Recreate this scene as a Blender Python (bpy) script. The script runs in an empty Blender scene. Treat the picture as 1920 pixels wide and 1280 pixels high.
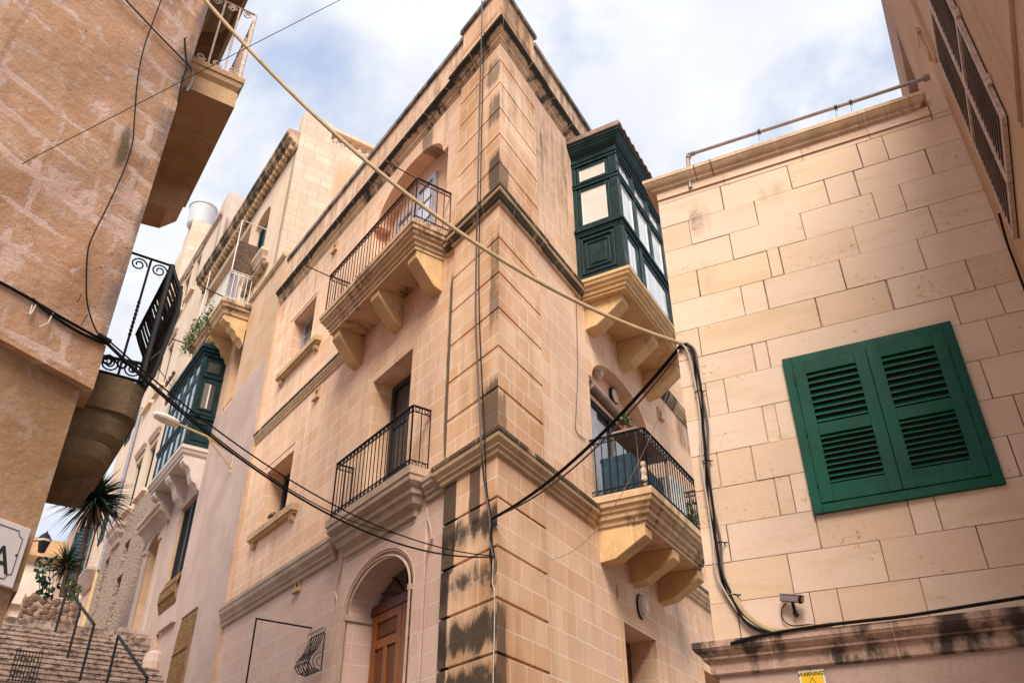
import bpy, math, random
from math import sin, cos, radians, pi, hypot, sqrt
from mathutils import Vector, Matrix
random.seed(7)
SC = bpy.context.scene
COL = SC.collection
V = Vector
# ------------------------------------------------------------------ camera geometry (metres, eye at the origin)
FPX = 1584.43
P = radians(32.859); RO = radians(-.253)
_r, _f, _u = V((1, 0, 0)), V((0, cos(P), sin(P))), V((0, -sin(P), cos(P)))
CR = cos(RO)*_r + sin(RO)*_u
CU = -sin(RO)*_r + cos(RO)*_u
CF = _f
GZ = -1.6                     # street level under the photographer

def ray(x, y): return CF + CR*((x-960)/FPX) - CU*((y-640)/FPX)

class Face:
    """a vertical wall plane: u along it, d out of it, z up"""
    def __init__(s, O, az=0, side=1, uo=0, u=None, n=None):
        s.O = V((O[0], O[1], 0)); a = radians(az)
        s.u = V((sin(a), cos(a), 0)) if u is None else u.copy()
        s.n = V((cos(a), -sin(a), 0))*side if n is None else n.copy()
        s.uo = uo
    def at(s, x, y, d=0):
        r = ray(x, y); p = r*(((s.O+s.n*d).dot(s.n))/r.dot(s.n))
        return (p-s.O).dot(s.u), p.z
    def atz(s, x, y, z):
        r = ray(x, y); p = r*(z/r.z)
        return (p-s.O).dot(s.u), (p-s.O).dot(s.n)
    def pt(s, u, d, z): return s.O + s.u*u + s.n*d + V((0, 0, z))
    def px(s, x, y, d=0):
        u, z = s.at(x, y, d); return s.pt(u, d, z)
    def sub(s, u, flip=1, d=0):
        """plane at right angles to this one, through u: its own u runs outwards"""
        p = s.pt(u, d, 0); return Face(p, uo=s.uo+40, u=s.n, n=-s.u*flip)

def corner(x, y, D):
    r = ray(x, y); h = hypot(r.x, r.y); return (r.x/h*D, r.y/h*D)
A = Face(corner(934.5, 640, 9), -35.95, -1, 0)
B = Face(corner(934.5, 640, 9), 29.29, 1, 100)
C = Face(A.pt(9.15, 0, 0), -34.7, -1, 200)
WO = corner(263, 422, 5.6)
W = Face(WO, 206, -1, 300)
W2 = Face(WO, -33.5, 1, 350)
S = Face(corner(1283, 758, 6), 116, -1, 400)
S.n = V((-0.43837, -0.898794, 0)); S.u = V((0.898794, -0.43837, 0))
T = Face(S.pt(2.475, 0, 0), 29.29+180, -1, 450)
T.u = V((-0.48923, -0.872155, 0)); T.n = V((-0.872155, 0.48923, 0))

# ------------------------------------------------------------------ mesh builder
class MB:
    def __init__(s): s.v = []; s.f = []; s.uv = []; s.sm = []
    def world(s, pts, uvs, smooth=False):
        i = len(s.v); s.v += [V(p) for p in pts]; s.f.append(list(range(i, i+len(pts)))); s.uv.append(uvs); s.sm.append(smooth)
    def poly(s, F, pts, smooth=False):
        ps = [V(p) for p in pts]
        n = V((0, 0, 0))
        for i in range(len(ps)):
            a, b = ps[i], ps[(i+1) % len(ps)]
            n += V(((a.y-b.y)*(a.z+b.z), (a.z-b.z)*(a.x+b.x), (a.x-b.x)*(a.y+b.y)))
        ax = max(range(3), key=lambda k: abs(n[k]) + (0.01 if k == 1 else 0))
        if ax == 1: uv = [(p.x+F.uo, p.z) for p in ps]
        elif ax == 0: uv = [(p.y+F.uo+ps[0].x, p.z) for p in ps]
        else: uv = [(p.x+F.uo, p.y+ps[0].z) for p in ps]
        s.world([F.pt(*p) for p in ps], uv, smooth)
    def box(s, F, u0, u1, d0, d1, z0, z1):
        q = s.poly
        q(F, [(u0, d1, z0), (u1, d1, z0), (u1, d1, z1), (u0, d1, z1)])
        q(F, [(u1, d0, z0), (u0, d0, z0), (u0, d0, z1), (u1, d0, z1)])
        q(F, [(u0, d0, z0), (u0, d1, z0), (u0, d1, z1), (u0, d0, z1)])
        q(F, [(u1, d1, z0), (u1, d0, z0), (u1, d0, z1), (u1, d1, z1)])
        q(F, [(u0, d1, z1), (u1, d1, z1), (u1, d0, z1), (u0, d0, z1)])
        q(F, [(u0, d0, z0), (u1, d0, z0), (u1, d1, z0), (u0, d1, z0)])
    def pdz(s, F, prof, u0, u1):
        """outline in (d,z) extruded along u"""
        n = len(prof)
        for i in range(n):
            a, b = prof[i], prof[(i+1) % n]
            s.poly(F, [(u0, a[0], a[1]), (u1, a[0], a[1]), (u1, b[0], b[1]), (u0, b[0], b[1])])
        s.poly(F, [(u0, p[0], p[1]) for p in prof]); s.poly(F, [(u1, p[0], p[1]) for p in reversed(prof)])
    def puz(s, F, out, d0, d1):
        n = len(out)
        for i in range(n):
            a, b = out[i], out[(i+1) % n]
            s.poly(F, [(a[0], d0, a[1]), (b[0], d0, b[1]), (b[0], d1, b[1]), (a[0], d1, a[1])])
        s.poly(F, [(p[0], d1, p[1]) for p in out]); s.poly(F, [(p[0], d0, p[1]) for p in reversed(out)])
    def prism(s, pts, z0, z1):
        """plan outline in world xy"""
        n = len(pts)
        for i in range(n):
            a, b = pts[i], pts[(i+1) % n]; L = hypot(b[0]-a[0], b[1]-a[1])
            s.world([(a[0], a[1], z0), (b[0], b[1], z0), (b[0], b[1], z1), (a[0], a[1], z1)], [(0, z0), (L, z0), (L, z1), (0, z1)])
        s.world([(p[0], p[1], z1) for p in pts], [(p[0], p[1]) for p in pts]); s.world([(p[0], p[1], z0) for p in reversed(pts)], [(p[0], p[1]) for p in reversed(pts)])
    def ring(s, F, u0, u1, z0, z1, w, d0, d1):
        s.box(F, u0, u0+w, d0, d1, z0, z1); s.box(F, u1-w, u1, d0, d1, z0, z1)
        s.box(F, u0+w, u1-w, d0, d1-.0015, z0, z0+w); s.box(F, u0+w, u1-w, d0, d1-.0015, z1-w, z1)
    def slab(s, F, u0, u1, db, df, prof):
        """moulded slab: prof = [(inset, z)] from the top down; inset on three sides"""
        L = [[(u0+i, db, z), (u0+i, df-i, z), (u1-i, df-i, z), (u1-i, db, z)] for i, z in prof]
        for a, b in zip(L, L[1:]):
            for k in range(3): s.poly(F, [a[k], a[k+1], b[k+1], b[k]])
        s.poly(F, L[0]); s.poly(F, list(reversed(L[-1])))
    def tube(s, pts, r, n=6, r2=None, cap=True, smooth=True):
        pts = [V(p) for p in pts]; m = len(pts); rings = []; L = 0
        t = (pts[1]-pts[0]).normalized(); up = V((0, 0, 1)) if abs(t.z) < .9 else V((1, 0, 0))
        x = t.cross(up).normalized()
        for i in range(m):
            if i == 0: t = (pts[1]-pts[0])
            elif i == m-1: t = (pts[-1]-pts[-2])
            else: t = (pts[i+1]-pts[i-1])
            t = t.normalized() if t.length > 1e-9 else V((0, 0, 1)); x = (x-t*x.dot(t)).normalized(); y = t.cross(x)
            rr = r if r2 is None else r+(r2-r)*i/(m-1)
            if i: L += (pts[i]-pts[i-1]).length
            rings.append(([pts[i]+(x*cos(2*pi*k/n)+y*sin(2*pi*k/n))*rr for k in range(n)], L))
        for (a, la), (b, lb) in zip(rings, rings[1:]):
            for k in range(n):
                k2 = (k+1) % n
                s.world([a[k], a[k2], b[k2], b[k]], [(k/n, la), ((k+1)/n, la), ((k+1)/n, lb), (k/n, lb)], smooth)
        if cap:
            s.world(list(reversed(rings[0][0])), [(0, 0)]*n); s.world(rings[-1][0], [(0, 0)]*n)
    def circle(s, c, ax, ay, R, r, n=10, sides=4, a0=0, a1=2*pi):
        s.tube([c+ax*(R*cos(a0+(a1-a0)*k/n))+ay*(R*sin(a0+(a1-a0)*k/n)) for k in range(n+1)], r, sides, cap=False)
    def scroll(s, c, ax, ay, R, r, turns=1.4, n=18, sides=5):
        s.tube([c+(ax*cos(t*turns*2*pi)+ay*sin(t*turns*2*pi))*(R*(1-.75*t)) for t in [k/n for k in range(n+1)]], r, sides)
    def lathe(s, F, c, prof, n=12, axis=None):
        """prof = [(radius, height)] about axis (default up) from point c"""
        ax = V(axis).normalized() if axis is not None else V((0, 0, 1))
        x = ax.orthogonal().normalized(); y = ax.cross(x)
        L = [[c+ax*h+(x*cos(2*pi*k/n)+y*sin(2*pi*k/n))*r for k in range(n)] for r, h in prof]
        for a, b in zip(L, L[1:]):
            for k in range(n):
                k2 = (k+1) % n; s.world([a[k], a[k2], b[k2], b[k]], [(0, 0), (1, 0), (1, 1), (0, 1)], True)
        s.world(list(reversed(L[0])), [(0, 0)]*n); s.world(L[-1], [(0, 0)]*n)
    def sweep(s, path, prof, uo=0):
        """prof [(off,z)] swept along plan path (xy), offset to the right of travel, mitred; ends capped"""
        m = len(path); N = []
        for i in range(m-1):
            t = V((path[i+1][0]-path[i][0], path[i+1][1]-path[i][1], 0)).normalized(); N.append(V((t.y, -t.x, 0)))
        mit = []
        for i in range(m):
            if i == 0: mit.append(N[0])
            elif i == m-1: mit.append(N[-1])
            else:
                b = (N[i-1]+N[i]).normalized(); mit.append(b/max(.3, b.dot(N[i])))
        L = 0; R = []
        for i in range(m):
            if i: L += hypot(path[i][0]-path[i-1][0], path[i][1]-path[i-1][1])
            R.append(([V((path[i][0], path[i][1], z))+mit[i]*o for o, z in prof], L))
        k = len(prof)
        for (a, la), (b, lb) in zip(R, R[1:]):
            for j in range(k-1):
                s.world([a[j], b[j], b[j+1], a[j+1]], [(la+uo, prof[j][1]), (lb+uo, prof[j][1]), (lb+uo, prof[j+1][1]), (la+uo, prof[j+1][1])])
        for a, la in (R[0], R[-1]): s.world(a, [(la+uo, p.z) for p in a])
    def build(s, name, mat, parent=None, loc=None, bevel=0):
        root = parent
        base = V(parent['base']) if parent is not None else (V(loc) if loc is not None else s.v[0].copy())
        me = bpy.data.meshes.new(name)
        me.from_pydata([(p-base)[:] for p in s.v], [], s.f)
        ul = me.uv_layers.new(name='UVMap'); k = 0
        flat = []
        for u in s.uv:
            for q in u: flat += [q[0], q[1]]
        ul.data.foreach_set('uv', flat)
        me.polygons.foreach_set('use_smooth', s.sm)
        me.materials.append(mat); me.update()
        o = bpy.data.objects.new(name, me); COL.objects.link(o)
        o['base'] = tuple(base)
        if parent is not None: o.parent = parent
        else: o.location = base
        if bevel:
            import bmesh
            bm = bmesh.new(); bm.from_mesh(me); bmesh.ops.remove_doubles(bm, verts=bm.verts, dist=1e-4); bmesh.ops.recalc_face_normals(bm, faces=bm.faces); bm.to_mesh(me); bm.free()
            b = o.modifiers.new('b', 'BEVEL'); b.width = bevel; b.segments = 2; b.limit_method = 'ANGLE'; b.angle_limit = radians(35)
        return o

def thing(name, label, cat, base, group=None):
    o = bpy.data.objects.new(name, None); COL.objects.link(o); o.location = base; o.empty_display_size = .2
    o['base'] = tuple(base); tag(o, label, cat, group); return o
def tag(o, label=None, cat=None, group=None, kind=None):
    if label: o['label'] = label
    if cat: o['category'] = cat
    if group: o['group'] = group
    if kind: o['kind'] = kind
    return o

# ------------------------------------------------------------------ materials
class N:
    def __init__(s, name, rough=.85, spec=.3, metal=0):
        s.m = bpy.data.materials.new(name); s.m.use_nodes = True; s.nt = s.m.node_tree
        s.b = s.nt.nodes['Principled BSDF']; s.b.inputs['Roughness'].default_value = rough
        s.b.inputs['Specular IOR Level'].default_value = spec; s.b.inputs['Metallic'].default_value = metal
        s._uv = None; s._ob = None
    def nd(s, t): return s.nt.nodes.new(t)
    def lk(s, a, b): s.nt.links.new(a, b)
    def put(s, sock, v):
        if hasattr(v, 'is_linked') or isinstance(v, bpy.types.NodeSocket): s.lk(v, sock)
        elif isinstance(v, (tuple, list)) and len(v) == 3 and sock.type == 'RGBA': sock.default_value = (*v, 1)
        else: sock.default_value = v
    def uv(s):
        if s._uv is None: s._uv = s.nd('ShaderNodeTexCoord').outputs['UV']
        return s._uv
    def ob(s):
        if s._ob is None: s._ob = s.nd('ShaderNodeTexCoord').outputs['Object']
        return s._ob
    def mp(s, v, scale=(1, 1, 1), loc=(0, 0, 0), rot=(0, 0, 0)):
        n = s.nd('ShaderNodeMapping'); s.lk(v, n.inputs['Vector']); n.inputs['Scale'].default_value = scale; n.inputs['Location'].default_value = loc; n.inputs['Rotation'].default_value = rot
        return n.outputs[0]
    def noise(s, v, scale=5, detail=4, rough=.55, dist=0, col=False):
        n = s.nd('ShaderNodeTexNoise'); s.lk(v, n.inputs['Vector']); n.inputs['Scale'].default_value = scale; n.inputs['Detail'].default_value = detail; n.inputs['Roughness'].default_value = rough; n.inputs['Distortion'].default_value = dist
        return n.outputs['Color' if col else 'Fac']
    def vor(s, v, scale=5, feat='F1', out='Distance', rnd=1):
        n = s.nd('ShaderNodeTexVoronoi'); n.feature = feat; s.lk(v, n.inputs['Vector']); n.inputs['Scale'].default_value = scale; n.inputs['Randomness'].default_value = rnd
        return n.outputs[out]
    def math(s, op, a, b=0., clamp=False):
        n = s.nd('ShaderNodeMath'); n.operation = op; n.use_clamp = clamp; s.put(n.inputs[0], a); s.put(n.inputs[1], b); return n.outputs[0]
    def rng(s, v, a, b, c=0., d=1.):
        n = s.nd('ShaderNodeMapRange'); n.interpolation_type = 'SMOOTHSTEP'
        for k, x in zip(range(5), (v, a, b, c, d)): s.put(n.inputs[k], x)
        return n.outputs[0]
    def mix(s, f, a, b, mode='MIX'):
        n = s.nd('ShaderNodeMix'); n.data_type = 'RGBA'; n.blend_type = mode; s.put(n.inputs[0], f); s.put(n.inputs[6], a); s.put(n.inputs[7], b); return n.outputs[2]
    def xy(s, v):
        n = s.nd('ShaderNodeSeparateXYZ'); s.lk(v, n.inputs[0]); return n.outputs[0], n.outputs[1]
    def comb(s, x, y, z=0.):
        n = s.nd('ShaderNodeCombineXYZ'); s.put(n.inputs[0], x); s.put(n.inputs[1], y); s.put(n.inputs[2], z); return n.outputs[0]
    def brick(s, v, c1, c2, mo, bw, rh, ms, smooth=.1, bias=0, off=.5, sq=1, sqf=2):
        n = s.nd('ShaderNodeTexBrick'); s.lk(v, n.inputs['Vector']); n.offset = off; n.squash = sq; n.squash_frequency = sqf
        for k, x in (('Color1', c1), ('Color2', c2), ('Mortar', mo)): s.put(n.inputs[k], x)
        for k, x in (('Scale', 1), ('Mortar Size', ms), ('Mortar Smooth', smooth), ('Bias', bias), ('Brick Width', bw), ('Row Height', rh)): n.inputs[k].default_value = x
        return n.outputs['Color'], n.outputs['Fac']
    def bump(s, h, strength=.3, dist=.01, prev=None):
        n = s.nd('ShaderNodeBump'); s.lk(h, n.inputs['Height']); n.inputs['Strength'].default_value = strength; n.inputs['Distance'].default_value = dist
        if prev is not None: s.lk(prev, n.inputs['Normal'])
        return n.outputs[0]
    def out(s, col, normal=None, rough=None):
        s.put(s.b.inputs['Base Color'], col)
        if normal is not None: s.lk(normal, s.b.inputs['Normal'])
        if rough is not None: s.put(s.b.inputs['Roughness'], rough)
        return s.m
    def box(s, x, y, u0, u1, z0, z1, su=.1, sz=.2):
        a = s.rng(x, u0-su, u0+su); b = s.rng(x, u1-su, u1+su, 1, 0); c = s.rng(y, z0-sz, z0+sz); d = s.rng(y, z1-sz, z1+sz, 1, 0)
        return s.math('MULTIPLY', s.math('MULTIPLY', a, b), s.math('MULTIPLY', c, d))

DIRT = (.022, .018, .013)
def stains(m, col, lst, tone=DIRT):
    """run-off stains: each has its own place on the wall (UV metres), broken up by streaky noise, with a brown halo"""
    uv = m.uv(); x, y = m.xy(uv)
    st = m.noise(m.mp(uv, (8, .5, 1)), 1, 5, .65)
    sp = m.noise(m.mp(uv, (3.2, 1.6, 1)), 1.5, 6, .7, .5)
    fine = m.noise(m.mp(uv, (1.4, 1, 1)), 34, 4, .75)
    nz = m.math('ADD', m.math('MULTIPLY', st, .5), m.math('MULTIPLY', sp, .42)); nz = m.math('ADD', nz, m.math('MULTIPLY', fine, .08))
    blob = m.noise(m.mp(uv, (1.5, .8, 1), (2, 5, 0)), 1.6, 7, .66, .8)
    nzb = m.math('ADD', m.math('MULTIPLY', st, .22), m.math('ADD', m.math('MULTIPLY', blob, .68), m.math('MULTIPLY', fine, .10)))
    nz0 = nz
    for (u0, u1, z0, z1, su, sz, cov, mx) in lst:
        nz = nzb if (z1 < 3.9 and cov < 1.1) else nz0
        bx = m.box(x, y, u0, u1, z0, z1, su, sz)
        k = m.math('ADD', nz, m.math('MULTIPLY', bx, .5)); T_ = 1.0+(.5-cov)*.5
        halo = m.math('MULTIPLY', m.rng(k, T_-.17, T_+.08), .5*mx); core = m.math('MULTIPLY', m.rng(k, T_-.02, T_+(.09 if cov > .6 else .15)), .9*mx)
        g_ = m.rng(bx, 0., .5)
        col = m.mix(m.math('MULTIPLY', halo, g_), col, (.14, .085, .05)); col = m.mix(m.math('MULTIPLY', core, g_), col, tone)
    return col

def ashlar(name, c1, c2, mortar, bw=.64, rh=.2815, ms=.0052, off=(0, -.045), smooth=.15, var=.28, st=(), hue=(.66, .42, .30), streak=.6, sq=.62, patch=None, bumpk=.4):
    m = N(name); uv = m.uv(); v = m.mp(uv, loc=(off[0], off[1], 0))
    wob = m.mix(.006, v, m.noise(m.mp(uv, (1, 1, 1)), 3, 2, col=True), 'ADD')
    bc, bf = m.brick(wob, c1, c2, c1, bw, rh, ms, smooth, 0, .42, sq, 3)
    # stone-to-stone tone
    big = m.noise(m.mp(uv, (.55, .4, 1)), 1.3, 3, .5)
    col = m.mix(m.rng(big, .38, .66, 0, .75), bc, hue)
    s1 = m.noise(m.mp(uv, (5, .28, 1)), 1, 4, .6)
    col = m.mix(m.rng(s1, .5, .75, 0, streak), col, tuple(x*.62 for x in c2))
    s2 = m.noise(m.mp(uv, (4, .3, 1), (17, 3, 0)), 1, 3, .6)
    col = m.mix(m.rng(s2, .55, .75, 0, streak*.8), col, tuple(min(.9, x*1.25) for x in c1))
    gr = m.noise(m.mp(uv, (1, 1, 1)), 42, 3, .7)
    col = m.mix(var, col, m.mix(m.rng(gr, .3, .7), (.35, .35, .35), (.65, .65, .65)), 'OVERLAY')
    if patch: col = patch(m, col, uv)
    col = m.mix(m.math('MULTIPLY', bf, m.rng(m.noise(uv, 2.3, 3), .3, .55, .35, 1)), col, mortar)
    if st: col = stains(m, col, st)
    bp = m.bump(m.math('ADD', m.math('MULTIPLY', m.noise(uv, 60, 4, .7), .35), m.math('MULTIPLY', m.noise(uv, 6, 4, .6), .6)), bumpk, .012)
    return m.out(col, bp, .9)

LIME1, LIME2 = (.83, .565, .385), (.74, .435, .265)
MORT = (.90, .76, .62)
M = {}
# A wall: u 0..9.3 ; B wall: u 100..112
M['lime'] = ashlar('limestone_wall', LIME1, LIME2, MORT, st=[
    (1.10, 1.34, 4.6, 7.7, .07, .3, .95, .8), (-1, 9.6, 11.9, 13.1, .3, .1, .5, .5), (2.1, 2.6, 10.3, 12.2, .1, .5, .7, .6), (4.4, 9.2, 10.6, 12, .3, .5, .4, .5),
    (101.05, 102.5, 9.0, 12, .15, 1.2, .5, .75), (100.8, 112, 11.9, 13, .3, .1, .6, .65), (107, 110, 7.2, 8.4, .2, .4, .6, .6), (105.6, 110, 2.8, 4.5, .2, .5, .5, .35)])
M['lime_low'] = ashlar('limestone_ground_floor', (.62, .43, .35), (.55, .36, .29), (.70, .56, .48), hue=(.56, .38, .33), streak=.2, var=.2)
M['pilaster'] = ashlar('limestone_corner', LIME1, LIME2, MORT, hue=(.5, .24, .1), streak=.5, bw=.6, st=[
    (-.2, .38, 4.5, 5.35, .12, .3, .9, .75), (-.2, .3, 8.4, 9.25, .12, .35, .9, .8), (-.2, .35, 9.75, 10.6, .12, .35, .75, .6), (-.2, .45, 10.7, 11.5, .12, .3, .7, .55), (-.2, .25, 5.9, 7.9, .1, .5, .65, .55),
    (.9, 1.3, 3.1, 4.4, .05, .1, 1.3, .92), (.35, .6, 3.5, 4.4, .05, .2, .9, .8), (-.1, 1.3, 3.2, 3.78, .06, .3, .62, .95), (-.1, 1.3, 2.6, 3.2, .05, .35, .68, .95), (-.1, 1.3, 2.0, 2.6, .05, .35, .75, .95), (-.1, 1.3, 1.0, 2.04, .05, .3, .8, .95), (.98, 1.3, -1, 3.2, .04, .1, .85, .9),
    (99.8, 100.3, 8.4, 9.1, .1, .35, .85, .6), (99.8, 100.25, 4.5, 5.2, .1, .3, .75, .45), (100, 101.2, 9.8, 11.8, .1, .5, .42, .5), (99.8, 100.25, 1.4, 2.6, .12, .12, .72, .7), (99.8, 100.2, -1, 1.9, .12, .12, .6, .7), (100, 101.1, 12.3, 13.1, .1, .1, .6, .6)])

def weather(name, base, dark=.5, dz=None, lo=.42, hi=.62, base2=None, scale=1.0, blk=(.02, .019, .015), drips=False, fascia=None):
    m = N(name); uv = m.uv(); ob = m.ob()
    base2 = base2 or tuple(x*.8 for x in base)
    c = m.mix(m.rng(m.noise(ob, 2.2*scale, 4, .6), .35, .65), base, base2)
    c = m.mix(.3, c, m.mix(m.rng(m.noise(ob, 40, 3, .7), .3, .7), (.3, .3, .3), (.7, .7, .7)), 'OVERLAY')
    g = m.nd('ShaderNodeNewGeometry'); sz = m.nd('ShaderNodeSeparateXYZ'); m.lk(g.outputs['True Normal'], sz.inputs[0])
    n = m.math('ADD', m.math('MULTIPLY', m.noise(m.mp(ob, (1, 1, .5)), 1.7*scale, 5, .68), .7), m.math('MULTIPLY', m.noise(m.mp(uv, (5, .9, 1)), 1, 4, .65), .35))
    if fascia:
        yy = m.xy(uv)[1]; n = m.math('SUBTRACT', n, .07)
        for fa, fb, fc in fascia: n = m.math('ADD', n, m.math('MULTIPLY', m.math('MULTIPLY', m.rng(yy, fa, fb), m.rng(yy, fc, fc+.02, 1, 0)), .24))
    c = m.mix(m.math('MULTIPLY', m.rng(n, lo, hi), dark), c, blk)
    if drips:
        dr = m.math('MULTIPLY', m.rng(m.noise(m.mp(uv, (42, .5, 1)), 1, 2, .5), .58, .66), m.rng(m.noise(m.mp(uv, (2.2, 1.2, 1)), 1, 3), .42, .58))
        c = m.mix(m.math('MULTIPLY', dr, .75), c, (.13, .07, .045))
    # joints between stones
    x, y = m.xy(uv); f = m.math('ABSOLUTE', m.math('SUBTRACT', m.math('FRACT', m.math('MULTIPLY', x, 1.35)), .5))
    c = m.mix(m.math('MULTIPLY', m.rng(f, .006, .011, 1, 0), .55), c, tuple(min(.8, k*1.35) for k in base))
    return m.out(c, m.bump(m.noise(ob, 35, 5, .7), .45, .012), .9)
M['mould'] = weather('moulded_stone', (.58, .37, .20), .25, lo=.55, hi=.75)
M['cornice'] = weather('blackened_cornice_stone', (.60, .38, .23), .96, lo=.44, hi=.56, fascia=((11.82, 11.90, 12.6),))
M['cornice_far'] = weather('dark_far_cornice_stone', (.58, .40, .25), .9, lo=.42, hi=.6)
M['string'] = weather('stained_string_stone', (.62, .42, .25), .85, lo=.52, hi=.64, fascia=((4.44, 4.47, 4.6), (8.29, 8.32, 8.5), (8.13, 8.16, 8.24)))
M['mould_low'] = weather('pale_moulded_stone', (.48, .345, .255), .3, lo=.58, hi=.8)
M['corbel'] = weather('ochre_corbel_stone', (.68, .44, .22), .7, lo=.54, hi=.78, blk=(.16, .09, .045))
M['slab'] = weather('balcony_stone', (.66, .44, .26), .75, lo=.53, hi=.66)
M['ledge'] = weather('blackened_ledge_stone', (.54, .35, .265), .9, lo=.47, hi=.60, scale=1.8)
M['coping'] = weather('parapet_coping_stone', (.30, .25, .22), .8, lo=.45, hi=.62)
M['scoping'] = weather('sandy_coping_stone', (.68, .48, .32), .35, lo=.6, hi=.75, scale=2.2, blk=(.16, .09, .06), drips=True)

def plaster(name, c1, c2, scale=1.0, streak=.3, bumpk=.3, extra=None, rough=.9):
    m = N(name); uv = m.uv()
    c = m.mix(m.rng(m.noise(uv, .8*scale, 5, .6), .35, .65), c1, c2)
    c = m.mix(m.rng(m.noise(m.mp(uv, (5, .4, 1)), 1, 4, .6), .5, .75, 0, streak), c, tuple(x*.6 for x in c2))
    c = m.mix(.25, c, m.mix(m.rng(m.noise(uv, 30, 4, .7), .3, .7), (.35, .35, .35), (.65, .65, .65)), 'OVERLAY')
    if extra: c = extra(m, c, uv)
    return m.out(c, m.bump(m.noise(uv, 14, 6, .7), bumpk, .02), rough)
M['mauve'] = plaster('mauve_plaster', (.50, .365, .315), (.43, .305, .265), streak=.3, extra=lambda m, c, uv: m.mix(m.rng(m.noise(m.mp(uv, (1.4, .8, 1)), 1.7, 7, .72, .6), .61, .66, 0, .55), c, (.42, .29, .21)))
M['farwall'] = plaster('overexposed_far_render', (.66, .56, .47), (.58, .47, .39), streak=.2)  # overexposed light at the street end put into this paler colour
M['surround'] = plaster('mauve_grey_stone', (.50, .385, .33), (.42, .315, .265), streak=.3)
M['white_plaster'] = plaster('pale_plaster', (.60, .50, .44), (.52, .41, .36), streak=.12)
M['cream'] = plaster('cream_render', (.72, .53, .385), (.66, .46, .32), streak=.35)
M['cream2'] = plaster('pale_cream_render', (.66, .51, .39), (.60, .44, .33), streak=.4)
M['peach'] = plaster('peach_render', (.74, .47, .33), (.68, .42, .29), streak=.15)
M['ochre'] = ashlar('ochre_upper_wall', (.55, .36, .22), (.50, .31, .18), (.55, .4, .28), ms=.004, streak=.4)
M['brown'] = plaster('brown_render', (.58, .385, .26), (.50, .32, .205), streak=.3)
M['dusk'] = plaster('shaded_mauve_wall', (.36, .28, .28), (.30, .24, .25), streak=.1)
M['pinkwall'] = plaster('faded_pink_render', (.50, .35, .29), (.41, .27, .22), streak=.45, extra=lambda m, c, uv: m.mix(m.rng(m.noise(m.mp(uv, (1.2, .8, 1)), 2.2, 7, .72, .5), .58, .66, 0, .5), c, (.38, .20, .12)))

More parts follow.
